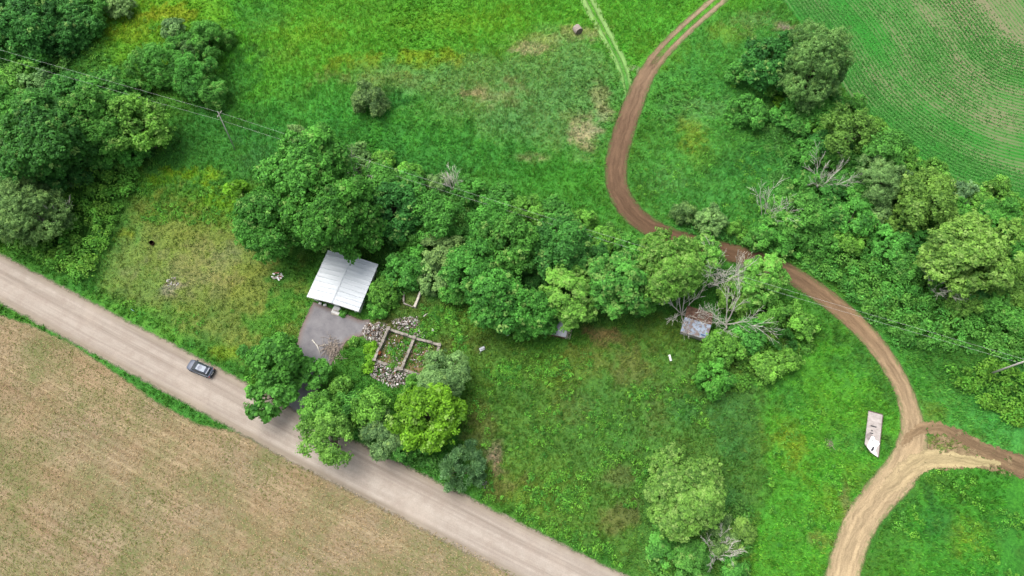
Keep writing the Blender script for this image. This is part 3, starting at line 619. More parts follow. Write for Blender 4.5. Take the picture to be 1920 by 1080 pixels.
SHRUBS = [
 (42,74,58,'shrub','D','dark shrub mound at the left frame edge in the top corner'), (140,44,44,'shrub','D','dark shrub in the top left thicket, right of the biggest mound'),
 (24,18,42,'shrub','D','dark shrub in the very top left corner'), (90,14,40,'shrub','M','shrub on the top frame edge near the left corner'), (172,14,36,'shrub','M','shrub on the top frame edge, right end of the left thicket'),
 (56,114,32,'shrub','M','small shrub hanging below the dark mound by the power line'), (104,70,40,'shrub','D','dark shrub between the mounds of the top left thicket'), (225,16,24,'shrub','G','small grey-green shrub standing alone on the top frame edge'), (170,52,24,'shrub','M','small shrub at the right tip of the top left thicket'),
 (326,56,22,'shrub','G','small grey-green shrub above the willow clump in the meadow'), (384,82,42,'willow','M','rounded willow bush at the top of the meadow clump'), (424,74,20,'willow','M','small bush at the upper right end of the meadow clump'),
 (318,124,44,'willow','M','big willow bush in the middle of the meadow clump'), (272,128,32,'willow','M','willow bush at the left end of the meadow clump'), (366,148,42,'willow','M','willow bush right of centre in the meadow clump'), (402,180,30,'willow','M','low round bush at the foot of the meadow clump, near the pole'), (262,166,22,'willow','M','small bush below the left end of the meadow clump'), (352,106,30,'willow','W','grey bush between the big bushes of the meadow clump'),
 (34,150,36,'shrub','L','light yellow-green shrub under the power line at far left'), (72,166,30,'shrub','W','grey-green shrub beside the light shrub under the power line'), (128,168,36,'shrub','D','dark shrub above the tallest tree of the left wood'), (196,172,40,'shrub','M','shrub behind the left wood below the power line'), (236,196,26,'shrub','L','light shrub at the top right of the left wood'), (18,286,42,'willow','G','grey-green shrub at the left frame edge beside the tallest tree'), (24,336,32,'shrub','D','dark shrub at the left frame edge above the willow'), (150,318,32,'shrub','D','dark shrub below the tallest tree of the left wood'), (196,296,30,'shrub','M','shrub below the maple-like tree of the left wood'), (250,290,28,'shrub','M','shrub at the foot of the light tree by the pole'), (145,338,18,'willow','B','small bluish shrub in the sumac below the left wood'),
 (450,362,24,'shrub','Y','small yellow-green round bush left of the broad dark tree'), (556,252,18,'shrub','G','small greyish bush at the hedge above the broad dark tree'),
 (560,375,32,'shrub','D','dark shrub between the three big trees by the garage'), (668,300,30,'shrub','W','grey-green shrub beside the bare trunk in the hedge'), (718,306,24,'shrub','L','light shrub at the left end of the long hedge'), (760,350,36,'shrub','M','shrub in the hedge right of the bare trunk'), (772,330,24,'shrub','L','light green shrub on the meadow side of the long hedge'), (824,342,20,'shrub','G','pale shrub beside the dead grey bush in the hedge'), (884,360,30,'shrub','M','shrub right of the dead grey bush in the hedge'), (936,380,32,'shrub','M','hedge shrub above the middle row of trees'), (990,402,34,'shrub','L','light hedge shrub on the meadow side, middle of the hedge'), (1040,400,30,'shrub','M','hedge shrub behind the darkest tree'), (1088,424,32,'shrub','L','light hedge shrub near the bend of the dirt track'), (1130,450,30,'shrub','L','light low shrub near the bend of the dirt track'), (1180,468,28,'shrub','M','low shrub at the right end of the long hedge'), (1108,470,34,'shrub','D','dark shrub behind the rounded lawn-edge tree'), (1218,462,20,'shrub','G','small grey-green shrub touching the bend of the dirt track'),
 (768,440,34,'shrub','M','shrub behind the garage on its right'), (776,496,34,'shrub','M','shrub between the garage and the small foundation'), (718,548,30,'shrub','L','light leafy bush against the right wall of the garage'), (752,512,34,'shrub','M','leafy bush at the right back corner of the garage'), (712,578,20,'shrub','M','low leafy bush at the front right corner of the garage'), (815,520,34,'shrub','G','greyish twiggy shrub behind the small foundation'), (860,545,32,'shrub','M','shrub at the front of the row left of the broad tree'), (870,455,34,'shrub','D','dark shrub inside the middle row of trees'), (1080,500,34,'shrub','D','dark shrub at the edge of the dark gap in the row'), (1010,520,30,'shrub','D','dark shrub at the bottom of the dark gap'),
 (966,612,26,'shrub','M','low shrub at the lawn edge left of the sheds'), (1206,570,26,'shrub','M','low shrub between the two bright lawn-edge trees'), (1282,538,24,'shrub','L','light shrub behind the rusty shed'),
 (1378,556,34,'shrub','P','pale shrub under the big dead tree'), (1352,652,38,'shrub','L','bright bush below the rusty shed on its right'), (1338,708,34,'shrub','E','green bush at the lower end of the rusty shed group'), (1400,628,32,'shrub','M','bush right of the big dead tree'), (1440,580,34,'shrub','L','light bush below the bright tree by the dirt track'), (1466,640,26,'pine','D','dark little conifer in the bushes right of the dead tree'), (1504,612,28,'shrub','L','light bush nearest the dirt track, right of the shed group'), (1440,690,30,'shrub','L','yellowish low bush below the dark little conifer'), (1478,676,24,'shrub','L','low light bush right of the yellowish bush'), (1478,590,26,'shrub','L','light bush between the bright tree and the dirt track'),
 (640,724,18,'loose','L','small light shrub at the corner of the driveway path'), (660,772,38,'loose','M','mid green shrub at the roadside below the driveway'), (752,828,36,'shrub','M','shrub at the roadside beneath the bright yellow-green tree'), (778,722,18,'shrub','L','light shrub at the lower right edge of the ruin'), (790,830,26,'shrub','M','low dark green shrub at the roadside left of the pine'), (690,690,11,'shrub','Y','tiny yellow shrub between the driveway and the ruin'), (697,652,12,'shrub','Y','tiny yellow-green shrub beside the left wall of the ruin'), (664,640,9,'shrub','L','tiny light shrub on the edge of the asphalt driveway'), (696,672,9,'shrub','Y','tiny yellow shrub by the lower left corner of the ruin'),
 (868,880,46,'pine','B','bluish pine bush standing beside the gravel road'),
 (1296,1048,40,'willow','M','grey twiggy bush at the bottom edge below the big solitary tree'), (1350,1010,34,'willow','W','grey-green bush behind the dead branches at the bottom edge'), (1240,1030,30,'shrub','M','low bush at the bottom edge near the road, under the solitary tree'), (1372,1070,32,'willow','M','grey twiggy bush at the bottom edge right of the dead branches'), (1330,975,24,'shrub','D','dark low shrub beside the fallen branches'), (1256,980,28,'shrub','M','low shrub at the foot of the solitary tree'), (1390,1000,26,'shrub','O','olive low shrub right of the fallen branches'),
 (692,190,32,'willow','G','lone grey-green bush in the meadow'),
 (1488,118,28,'willow','W','grey twiggy shrub between the dark tree and the tall willow'), (1406,212,34,'shrub','M','round shrub in the rough grass left of the upper hedgerow'), (1446,166,20,'shrub','L','light small shrub at the foot of the tall willow'), (1462,190,11,'shrub','Y','tiny yellow shrub at the foot of the tall willow'), (1528,204,40,'shrub','M','shrub in the hedgerow just below the tall willow'), (1572,214,22,'shrub','M','small shrub on the crop field edge below the tall willow'), (1380,140,22,'shrub','M','small shrub left of the dark tree in the upper hedgerow'), (1545,270,30,'shrub','D','dark shrub left of the brownish green tree'), (1620,310,34,'shrub','M','shrub under the loose tree in the upper hedgerow'), (1610,370,32,'shrub','M','shrub right of the upper bare tree'), (1570,300,26,'shrub','M','shrub above the upper bare tree in the hedgerow'),
 (1284,400,24,'willow','W','grey shrub above the bend of the dirt track'), (1330,416,28,'shrub','G','pale grey shrub above the straight of the dirt track'), (1382,432,18,'shrub','L','small light shrub above the dirt track'), (1420,450,24,'shrub','M','shrub below the left bare tree at the dirt track'), (1446,430,30,'shrub','M','shrub at the foot of the left bare tree'), (1540,408,40,'shrub','M','bushy shrub left of the middle of the right hedgerow'), (1532,452,34,'shrub','M','rounded shrub over the dirt track below the hedgerow'), (1478,462,26,'shrub','M','low shrub edging the dirt track'), (1590,448,34,'shrub','L','light shrub below the green tree in the right hedgerow'), (1614,425,18,'shrub','Y','small yellow-green shrub in the middle of the right hedgerow'), (1640,390,32,'shrub','W','bluish shrub left of the olive yellow tree'), (1690,420,34,'shrub','O','olive shrub below the olive yellow tree'), (1700,330,26,'shrub','L','light shrub above the olive yellow tree'), (1660,460,34,'shrub','M','shrub left of the big round pale-tipped tree'), (1750,330,28,'shrub','L','light shrub on the crop field edge above the olive tree'), (1798,366,26,'shrub','B','bluish dark shrub near the crop field edge'), (1792,400,30,'shrub','M','shrub just above the big round pale-tipped tree'), (1866,358,24,'shrub','L','round bush alone on the crop field corner'), (1822,370,28,'shrub','L','light shrub between the field corner bush and the bluish shrub'), (1900,400,34,'shrub','L','light shrub at the right frame edge under the crop field'),
 (1806,564,30,'shrub','P','yellowish round bush right of the lower dead tree'), (1882,530,44,'shrub','O','olive shrub right of the big round tree at the frame edge'), (1906,470,34,'shrub','M','shrub at the right frame edge beside the big round tree'), (1862,570,34,'shrub','M','shrub below the olive shrub at the right frame edge'), (1700,500,32,'shrub','M','shrub above the lower dead tree on its left'), (1730,470,28,'shrub','D','dark shrub at the left foot of the big round tree'), (1830,550,30,'shrub','D','dark shrub under the big round pale-tipped tree'), (1690,395,26,'shrub','D','dark shrub tucked left under the olive yellow tree'),
 (1498,232,30,'shrub','M','leafy shrub on the grass side of the hedgerow, below the tall willow'), (1536,236,28,'shrub','L','light shrub between the tall willow and the brownish green tree'), (1512,290,26,'shrub','M','low shrub on the grass side of the brownish green tree'), (1600,206,24,'shrub','M','small shrub on the crop field side above the brownish green tree'), (1632,240,26,'shrub','L','light shrub on the crop field side right of the brownish green tree'), (1698,296,24,'shrub','L','light shrub on the crop field side right of the loose tree'), (1588,340,28,'shrub','M','shrub right of the upper bare tree at its top'), (1512,345,22,'shrub','M','low shrub left of the upper bare tree'), (1490,160,24,'shrub','D','dark shrub under the tall willow on its left'),
 (1556,242,30,'shrub','D','dark shrub tucked against the left side of the brownish green tree'), (1604,300,28,'shrub','D','dark shrub between the brownish green tree and the twiggy grey-green tree'), (1700,450,30,'shrub','D','dark shrub below the olive shrub in the right hedgerow'), (1470,215,24,'shrub','M','shrub at the foot of the dark leafy tree, grass side'), (1560,372,26,'shrub','D','dark shrub just below the upper bare tree'),
 (1905,600,34,'shrub','M','shrub at the right frame edge above the pole'),
]
for i, (u, v, r, k, c, lb) in enumerate(SHRUBS): plant(u, v, r, k, c, lb, 'bush', .6 if (u > 1200 and v > 960) else 1.0 if r > 14 else .9, GS, 'pine_bush' if k == 'pine' else None)

# dead trees: bare forking limbs
def dead_mesh(R, H, seed, stems=4, spread=.75):
    rng = random.Random(seed); mb = MB()
    def grow(p, d, L, r, dep):
        q = p; pts = [p]; rads = [r]; n = 4
        for i in range(n):
            d = (d + Vector((rng.gauss(0, .10), rng.gauss(0, .10), rng.gauss(.01, .08)))).normalized(); q = q + d * L / n
            pts.append(q); rads.append(max(.020, r * (1 - .62 * (i + 1) / n)))
            if dep > 0 and i > 0:
                for _ in range(2):
                    a = Vector((rng.gauss(0, 1), rng.gauss(0, 1), rng.gauss(0, .6))).normalized()
                    grow(q, (d + a * .52).normalized(), L * rng.uniform(.34, .55), rads[-1] * .6, dep - 1)
        mb.tube(pts, rads, 5 if dep > 1 else 3, False)
    for s in range(stems + 2):
        a = 2 * math.pi * (s + rng.uniform(-.3, .3)) / (stems + 2); k = spread * rng.uniform(.5, 1.2); d = Vector((math.cos(a) * R * k, math.sin(a) * R * k, H * rng.uniform(.7, 1.0))).normalized()
        grow(Vector((rng.uniform(-.1, .1), rng.uniform(-.1, .1), -.1)), d, .72 * math.hypot(R * k, H), .016 * R + .035, 2)
    return mb.mesh('dead_tree', DEADW)
DEAD = [(1548,338,42,6.5,5,'upper bare grey dead tree in the right hedgerow',1.0), (1442,392,40,8.0,4,'bare whitish dead tree above the dirt track',.6), (1762,525,42,6.0,6,'bare grey dead tree spreading below the big round tree',1.1),
        (1374,592,62,8.0,5,'large bare dead tree spreading right of the rusty shed',1.0), (1284,578,42,5.5,6,'bare dead bush arching over the rusty shed roof',1.3), (1342,518,42,9.0,4,'bare grey twiggy tree between the bright trees above the shed',.7), (1388,505,26,6.0,4,'small bare twiggy tree beside the dirt track',.6),
        (1352,1034,30,4.0,5,'bleached dead bush at the bottom edge below the solitary tree',1.0), (850,348,22,4.5,5,'grey dead bush on the long hedge under the power line',.7), (806,505,24,3.4,4,'bare grey dead sapling behind the small foundation',.6), (90,410,34,7.0,4,'bare grey branches beside the grey willow at left',1.0),
        (666,330,16,9.0,2,'tall thin bare dead trunk in the hedge',.18), (1500,130,18,7.0,3,'bare grey trunk beside the tall willow',.35), (1672,350,24,6.0,3,'bare dark twiggy dead tree in the right hedgerow',.4), (1722,380,24,6.0,2,'bare brown dead trunk leaning in the olive tree',.5)]
for i, (u, v, r, H, st, lb, sp) in enumerate(DEAD):
    x, y = P(u, v, H * .5); o = link('dead_tree', dead_mesh(r / scale_at(v), H, 40 + i, st, sp)); o.location = (x, y, 0); tag(o, lb, 'dead tree', 'bare dead trees')

# ------------------------------------------------------------------ uncountable cover: undergrowth, weeds, grass
def scatter(poly, dens, rng):
    x0, y0 = poly.min(0); x1, y1 = poly.max(0); n = int((x1 - x0) * (y1 - y0) * dens)
    x = rng.uniform(x0, x1, n); y = rng.uniform(y0, y1, n); k = poly_sd(x, y, poly) + 2.5 * (fbm(x, y, 4, 77) - .5) > 0
    return x[k], y[k]
def rosettes(name, x, y, h, r, col, nleaf, L, W, rng, mat, up=.8, label=None, cat=None, dome=.35):
    n = len(x); k = nleaf
    off = rng.normal(size=(n * k, 2)); off /= np.linalg.norm(off, axis=1, keepdims=True); rr = np.sqrt(rng.random(n * k))
    R = np.repeat(r, k); px = np.repeat(x, k) + off[:, 0] * rr * R; py = np.repeat(y, k) + off[:, 1] * rr * R
    pz = np.repeat(h, k) * (1 - dome * rr ** 2 - .25 * rng.random(n * k)) + .03
    nn = unit(np.stack([off[:, 0] * rr * .8, off[:, 1] * rr * .8, np.full(n * k, up)], 1) + rng.normal(0, .35, (n * k, 3)))
    V, F = leaves(np.stack([px, py, pz], 1), nn, L, W, rng)
    tint = np.clip(np.repeat(rng.normal(.45, .13, n), k) + rng.normal(0, .2, n * k), 0, 1)
    C = np.repeat(np.repeat(col, k, 0), 4, 0)
    o = link(name, mesh_np(name, V, F, {'Col': ('FLOAT_COLOR', C), 'tint': ('FLOAT', np.repeat(tint, 4)), 'pale': ('FLOAT', np.zeros(len(V)))}, [mat]))
    return tag(o, label, cat, kind='stuff')
rng = np.random.default_rng(5)
def jit(c, n, s=.16): 
    c = np.tile(np.asarray(c), (n, 1)) * rng.uniform(1 - s, 1 + s, (n, 1)); c[:, 0] *= rng.uniform(.85, 1.2, n); return c
UG = [
 ([(100,335),(270,302),(268,330),(205,450),(165,528),(95,490),(30,462),(-60,440),(-60,420),(60,440),(110,440),(90,400)], .75, (1.3,2.6), (.110,.310,.045), 'leafy sumac undergrowth covering the bank above the gravel road'),
 ([(1500,475),(1560,470),(1640,430),(1700,445),(1740,520),(1800,580),(1960,590),(1960,700),(1850,670),(1760,650),(1690,650),(1640,600),(1580,560),(1530,505)], .75, (1.4,2.8), (.095,.310,.055), 'dense sumac undergrowth filling the hedgerow above the dirt track'),
 ([(1770,690),(1850,680),(1960,720),(1960,800),(1870,790),(1810,750)], .7, (1.2,2.3), (.110,.310,.040), 'bright leafy undergrowth around the right hand pole'),
 ([(692,548),(726,490),(764,470),(790,520),(745,560),(708,590),(696,580)], .9, (1.0,2.2), (.085,.290,.050), 'leafy undergrowth against the right side of the garage'),
 ([(680,300),(820,340),(1000,385),(1150,430),(1230,470),(1200,530),(1080,480),(960,440),(800,500),(700,450)], .5, (.8,1.9), (.085,.260,.055), 'undergrowth beneath the trees of the long hedge'),
 ([(1230,960),(1400,950),(1420,1090),(1210,1090)], .6, (.5,1.2), (.090,.270,.050), 'low undergrowth below the solitary tree'),
 ([(1280,395),(1420,440),(1560,500),(1700,640),(1680,650),(1540,530),(1400,465),(1280,432)], .7, (.5,1.1), (.080,.280,.055), 'low leafy growth along the upper edge of the dirt track'),
 ([(-60,-60),(180,-60),(190,60),(110,150),(250,160),(300,200),(290,290),(-60,330)], .5, (.8,2.0), (.075,.230,.048), 'undergrowth among the trees of the left wood'),
 ([(1480,180),(1560,180),(1700,280),(1860,360),(1930,380),(1930,450),(1700,420),(1560,330)], .6, (.8,1.9), (.080,.260,.050), 'undergrowth among the bushes along the crop field'),
 ([(1420,190),(1490,170),(1560,250),(1570,330),(1590,390),(1460,400),(1440,300)], .45, (.4,1.0), (.080,.270,.055), 'low leafy growth in the hollow left of the upper hedgerow'),
 ([(1380,590),(1500,590),(1530,640),(1440,720),(1340,730)], .6, (.6,1.4), (.105,.290,.045), 'leafy undergrowth around the rusty shed'),
 ([(420,640),(500,700),(640,860),(760,880),(900,960),(880,900),(780,820),(620,740),(540,650)], .6, (.4,1.1), (.080,.250,.050), 'undergrowth under the roadside trees'),
]
for poly, dn, (h0, h1), c, lb in UG:
    x, y = scatter(PP(poly), dn, rng); k = hard_mask(x, y) < -.9; x, y = x[k], y[k]; n = len(x)
    h = rng.uniform(h0, h1, n); col = jit(c, n)
    rosettes('undergrowth', x, y, h, rng.uniform(.75, 1.35, n), col, 70, .44, .26, rng, FOLV, .8, lb, 'undergrowth', .45)
# leafy weeds in clumps over the lawn and verge
WP = [((700,560),(1000,600),.05,.5),((880,660),(1330,1000),.16,1.0),((1000,850),(1340,1060),.22,1.0),((200,560),(520,720),.12,1.0),((900,930),(1260,1090),.35,1.0),((870,560),(760,660),.1,1.0),((1440,760),(1660,1090),.12,1.0),((1660,880),(1960,1090),.2,1.0),((1200,160),(1450,420),.12,1.0),((220,340),(440,420),.3,1.0),((80,40),(320,140),.2,1.0)]
X = []; Y = []
for (u0, v0), (u1, v1), dn, _ in WP:
    pl = PP([(min(u0,u1), min(v0,v1)), (max(u0,u1), min(v0,v1)), (max(u0,u1), max(v0,v1)), (min(u0,u1), max(v0,v1))]); x, y = scatter(pl, dn * 4, rng)
    k = fbm(x, y, 5, 91) > .52; X.append(x[k]); Y.append(y[k])
for u, v, ru, rv, n in ((950,700,36,26,90), (1040,690,26,26,40), (1200,740,20,12,20), (830,590,36,20,60), (800,620,20,20,20), (860,640,18,26,30), (1180,940,20,14,12), (1120,800,40,30,30), (1060,930,26,16,24), (640,590,4,6,6), (745,660,16,14,16), (735,690,10,8,10), (790,640,6,30,12), (760,650,30,30,10)):
    c = P(u, v); X.append(c[0] + rng.normal(0, .5, n) * ru / scale_at(v)); Y.append(c[1] + rng.normal(0, .5, n) * rv / scale_at(v))
x = np.concatenate(X); y = np.concatenate(Y); k = hard_mask(x, y) < -.5; x, y = x[k], y[k]; n = len(x)
wc = jit((.115, .340, .045), n, .25); wc[rng.random(n) < .3] *= (.6, .75, .9)
rosettes('weeds', x, y, rng.uniform(.25, .8, n), rng.uniform(.3, .75, n), wc, 24, .26, .17, rng, FOLV, .9, 'bright leafy weeds in clumps over the rough lawn', 'weeds')

# grass tufts everywhere the ground is grassed
def tufts(n):
    box = (-118, 118, -2, 132)
    x = rng.uniform(box[0], box[1], n); y = rng.uniform(box[2], box[3], n)
    k = np.abs(x) < 70 + y * .42; x, y = x[k], y[k]
    k = hard_mask(x, y) < -.12 - .5 * rng.random(len(x)); x, y = x[k], y[k]
    n = len(x); nb = 4
    c = ground_color(x, y) * rng.uniform(.75, 1.35, (n, 1)) * np.array([1.85, 1.58, 1.85]) * (1 + rng.normal(0, 1, (n, 1)) * np.array([.20, .03, .12])).clip(.5, 1.6)
    rg_ = c[:, 0] / c[:, 1]; c[:, 0] *= 1 - .30 * smooth(.62, 1.05, rg_)
    tall = .22 + .30 * fbm(x, y, 7, 44) + .25 * (fbm(x, y, 1.6, 45) - .4); lawn = poly_sd(x, y, PP([(230,400),(520,440),(560,560),(440,680),(190,540)])) > 0
    tall = np.where(lawn, tall * .55, tall); tall = np.clip(tall, .08, .8) * rng.uniform(.7, 1.3, n)
    lean = 1.1 * (fbm(x, y, 18, 61) - .5) * 6.28
    X = np.repeat(x, nb) + rng.normal(0, .16, n * nb); Y = np.repeat(y, nb) + rng.normal(0, .16, n * nb); H = np.repeat(tall, nb) * rng.uniform(.6, 1.2, n * nb)
    a = np.repeat(lean, nb) + rng.normal(0, 1.1, n * nb); dx = np.cos(a) * H * .75; dy = np.sin(a) * H * .75
    wv = .035 + .06 * rng.random(n * nb); sx = -np.sin(a) * wv; sy = np.cos(a) * wv
    z0 = np.full(n * nb, -.01)
    V = np.stack([np.stack([X - sx, Y - sy, z0], 1), np.stack([X + sx, Y + sy, z0], 1), np.stack([X + dx * .55 + sx, Y + dy * .55 + sy, H * .8], 1), np.stack([X + dx, Y + dy, H], 1)], 1).reshape(-1, 3)
    F = np.arange(len(V)).reshape(-1, 4); C = np.repeat(c, 4 * nb, 0)
    t = np.clip(rng.normal(.5, .22, n * nb), 0, 1)
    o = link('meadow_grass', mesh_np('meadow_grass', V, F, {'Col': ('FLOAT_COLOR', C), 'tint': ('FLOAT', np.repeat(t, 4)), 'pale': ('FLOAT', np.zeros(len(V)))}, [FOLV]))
    tag(o, 'rough green grass covering the meadow, lawn and verges', 'grass', kind='stuff')
tufts(150000)

# ------------------------------------------------------------------ materials of the built things
def tin_mat(name, c0, c1, rust=0.0, rustc=(.16, .075, .04)):
    m, t = newmat(name); k = N(t); tc = k.n('ShaderNodeTexCoord').outputs['Object']
    n = k.noise(k.mapping(tc, (.22, 2.6, .22)), 1.0, 5.0, .7); c = k.mix(k.ramp(n, .32, .68), c0, c1)
    if rust: c = k.mix(k.math('MULTIPLY', k.ramp(k.noise(tc, 1.6, 5.0, .7), .62 - rust * .35, .72 - rust * .3), .9), c, rustc)
    k.out(k.bsdf(c, .5, .4, .15)); return m
ROOF_W = tin_mat('pale_tin', (.35, .385, .41), (.46, .49, .515))
TIN_B = tin_mat('blue_grey_tin', (.17, .22, .29), (.29, .35, .43), .5, (.15, .10, .075))
TIN_R = tin_mat('rusty_tin', (.13, .075, .05), (.20, .12, .08), .6, (.09, .045, .03))
TIN_G = tin_mat('grey_tin', (.24, .26, .29), (.33, .35, .38), .1)
WHITE = simple('white_paint', (.56, .56, .54), .6, .3, var=.12)
GREYW = simple('weathered_boards', (.27, .25, .225), .9, .1, var=.35, nscale=5)
BROWNW = simple('brown_boards', (.11, .06, .045), .85, .15, var=.4, nscale=5)
DARK = simple('dark_interior', (.018, .016, .015), .95, .05)
CONC = simple('old_concrete', (.15, .135, .115), .95, .1, var=.35, nscale=1.6, bump=.4, col2=(.33, .305, .265))
PALEC = simple('pale_concrete', (.42, .39, .34), .95, .1, var=.2, nscale=2.5, bump=.3)
STICK = simple('dry_sticks', (.28, .235, .195), .95, .1, var=.4, nscale=2)
RUST = simple('rusty_steel', (.19, .065, .03), .9, .1, var=.4, nscale=4)
POLEW = simple('weathered_pole', (.36, .35, .32), .85, .15, var=.25, nscale=2)
WIREM = simple('aluminium_wire', (.50, .52, .50), .5, .4, var=.05)
HAY = simple('old_hay', (.24, .20, .175), .95, .05, var=.35, nscale=5, bump=.8, col2=(.36, .31, .28))
HAYD = simple('hay_end', (.15, .12, .10), .95, .05, var=.4, nscale=6, bump=.8)
PANEL = simple('stained_panel', (.29, .26, .24), .8, .2, var=.2, nscale=1.4, col2=(.40, .365, .34))
EDGE = simple('dark_edge', (.085, .065, .055), .85, .15)
SHEETW = simple('white_sheet', (.68, .68, .68), .6, .3, var=.06)
STAIN = simple('grey_stain', (.20, .175, .165), .85, .15, var=.3, nscale=3)
BLACKM = simple('black_marks', (.03, .03, .035), .8, .2)

# ------------------------------------------------------------------ white garage
def v3(p, z=0.0): return Vector((p[0], p[1], z))
FL, FR, BR = v3(P(575, 556, 2.6)), v3(P(672, 584, 2.6)), v3(P(715, 497, 2.6))
ex = (FR - FL).normalized(); Wd = (FR - FL).length; ey = Vector((-ex.y, ex.x, 0)); Dp = (BR - FR).dot(ey)
rzg = math.atan2(ex.y, ex.x)
gar = thing('garage', 'white garage with a pale ribbed tin gable roof and two open bays', 'garage', FL, rzg)
EV, RG, OV = 2.6, 3.1, .45
x0, x1, y0, y1 = OV, Wd - OV, .55, Dp - OV
mb = MB(); mb.box(x0, x0 + .15, y0, y1, 0, EV); mb.build('side_wall', WHITE, gar)
mb = MB(); mb.box(x1 - .15, x1, y0, y1, 0, EV); mb.build('side_wall', WHITE, gar)
mb = MB(); mb.box(x0 + .15, x1 - .15, y1 - .15, y1, 0, EV); mb.build('rear_wall', WHITE, gar)
cx = Wd / 2; mb = MB()
for a, b in ((x0 + .15, x0 + .75), (cx - .45, cx + .45), (x1 - 1.0, x1 - .15)): mb.box(a, b, y0, y0 + .15, 0, 2.15)
mb.box(x0 + .15, x1 - .15, y0, y0 + .15, 2.15, EV)
mb.build('front_wall', WHITE, gar)
gsl = (RG - EV) / (Wd / 2)
for yy in (y0, y1 - .15):
    mb = MB(); zl = EV + gsl * x0 - .08
    mb.prism([(x0, yy, EV + .002), (x1, yy, EV + .002), (x1, yy, zl + .004), (cx, yy, RG - .12), (x0, yy, zl + .004)], (0, .15, 0)); mb.build('gable', WHITE, gar)
mb = MB(); mb.box(x0 + .15, x1 - .15, y0 + .15, y1 - .15, 0.03, .05); mb.build('floor', simple('garage_floor', (.16, .15, .14), .9), gar)
def ribbed(name, xa, za, xb, zb, ya, yb, mat, parent, pitch=.8, th=.04, rib=.07):
    mb = MB(); n = max(3, int((yb - ya) / pitch)); st = (yb - ya) / n
    prof = []                            # along y: flat pans with raised ribs
    for i in range(n): prof += [(ya + i * st, 0), (ya + i * st + st * .80, 0), (ya + i * st + st * .86, rib), (ya + i * st + st * .94, rib)]
    prof.append((yb, 0)); k = len(prof)
    top = [(x, y, z + h) for (x, z) in ((xa, za), (xb, zb)) for y, h in prof]; bot = [(x, y, z - th) for (x, z) in ((xa, za), (xb, zb)) for y, h in prof]
    f = [(i, i + 1, k + i + 1, k + i) for i in range(k - 1)] + [(2*k + i + 1, 2*k + i, 3*k + i, 3*k + i + 1) for i in range(k - 1)]
    f += [(i + 1, i, 2*k + i, 2*k + i + 1) for i in range(k - 1)] + [(k + i, k + i + 1, 3*k + i + 1, 3*k + i) for i in range(k - 1)]
    f += [(0, k, 3*k, 2*k), (k - 1, 3*k - 1, 4*k - 1, 2*k - 1)]
    mb.add(top + bot, f); return mb.build(name, mat, parent)
ra = ribbed('roof', 0, EV, cx - .06, RG, 0, Dp, ROOF_W, gar); rb_ = ribbed('roof', Wd, EV, cx + .06, RG, 0, Dp, ROOF_W, gar)
mb = MB(); mb.prism([(cx - .16, -.02, RG + .02), (cx, -.02, RG + .065), (cx + .16, -.02, RG + .02), (cx, -.02, RG + .085)], (0, Dp + .04, 0)); mb.build('ridge_cap', ROOF_W, gar)
mb = MB(); mb.prism([(0, -.03, EV - .22), (cx, -.03, RG - .22), (Wd, -.03, EV - .22), (Wd, -.03, EV - .05), (cx, -.03, RG - .05), (0, -.03, EV - .05)], (0, .025, 0)); mb.build('fascia', WHITE, gar)
mb = MB(); mb.box(x0 + .8, cx - .5, y0 + .5, y0 + .6, .06, 1.5); mb.box(x0 + .8, cx - .5, y0 + .3, y0 + .42, .06, .7); mb.build('door_panel', BROWNW, gar)
mb = MB(); mb.box(cx + .5, x1 - 1.05, y0 + .5, y0 + .58, .06, 1.7); mb.build('door_panel', BROWNW, gar)
GM_ = Matrix.Translation(FL * 1.0 - Vector((0, 0, FL.z))) @ Matrix.Rotation(rzg, 4, 'Z')
def gpt(x, y, z=0): return GM_ @ Vector((x, y, z))
# heap of white boards by the centre post
rng_ = random.Random(3); t = thing('board_stack', 'stack of white boards and planks leaning at the garage centre post', 'board stack', gpt(cx + .25, -.15, .03), rzg)
for i in range(5):
    mb = MB(); M = Matrix.Rotation(rng_.uniform(-.12, .12), 4, 'Z'); mb.box(-.85 + .05 * i, .85 - .09 * i, -.6 + .16 * i, .35 + .06 * i, .09 * i, .09 * i + .075, M); mb.build('board', WHITE, t)
mb = MB(); mb.box(-.7, .7, -.86, -.62, .0, .12); mb.build('board', GREYW, t)
mb = MB(); mb.box(-.5, .5, -.25, -.05, .455, .49); mb.build('board', GREYW, t)
for i, (xx, yy) in enumerate(((1.7, .25), (2.6, .2))):
    mb = MB(); mb.box(-.24, .24, -.18, .18, 0, .3); mb.box(-.1, .3, -.1, .12, .3, .42)
    o = mb.build('scrap_block', WHITE, None, bevel=.02); o.location = gpt(xx, yy, .03); o.rotation_euler = (0, 0, rzg + .5 * i)
    tag(o, ['white scrap block in the left garage bay, left one of two', 'white scrap block in the left garage bay, nearest the centre post'][i], 'scrap', 'white scrap in the garage doorway')
p_ = P(643, 590); xs, ys = np.array([p_[0], p_[0] + .25, p_[0] - .2, p_[0] + .1]), np.array([p_[1], p_[1] + .2, p_[1] - .1, p_[1] - .3])
plant(643, 588, 7, 'shrub', 'M', 'tiny weed bush sprouting on the asphalt in front of the garage', 'bush', .7, GS)

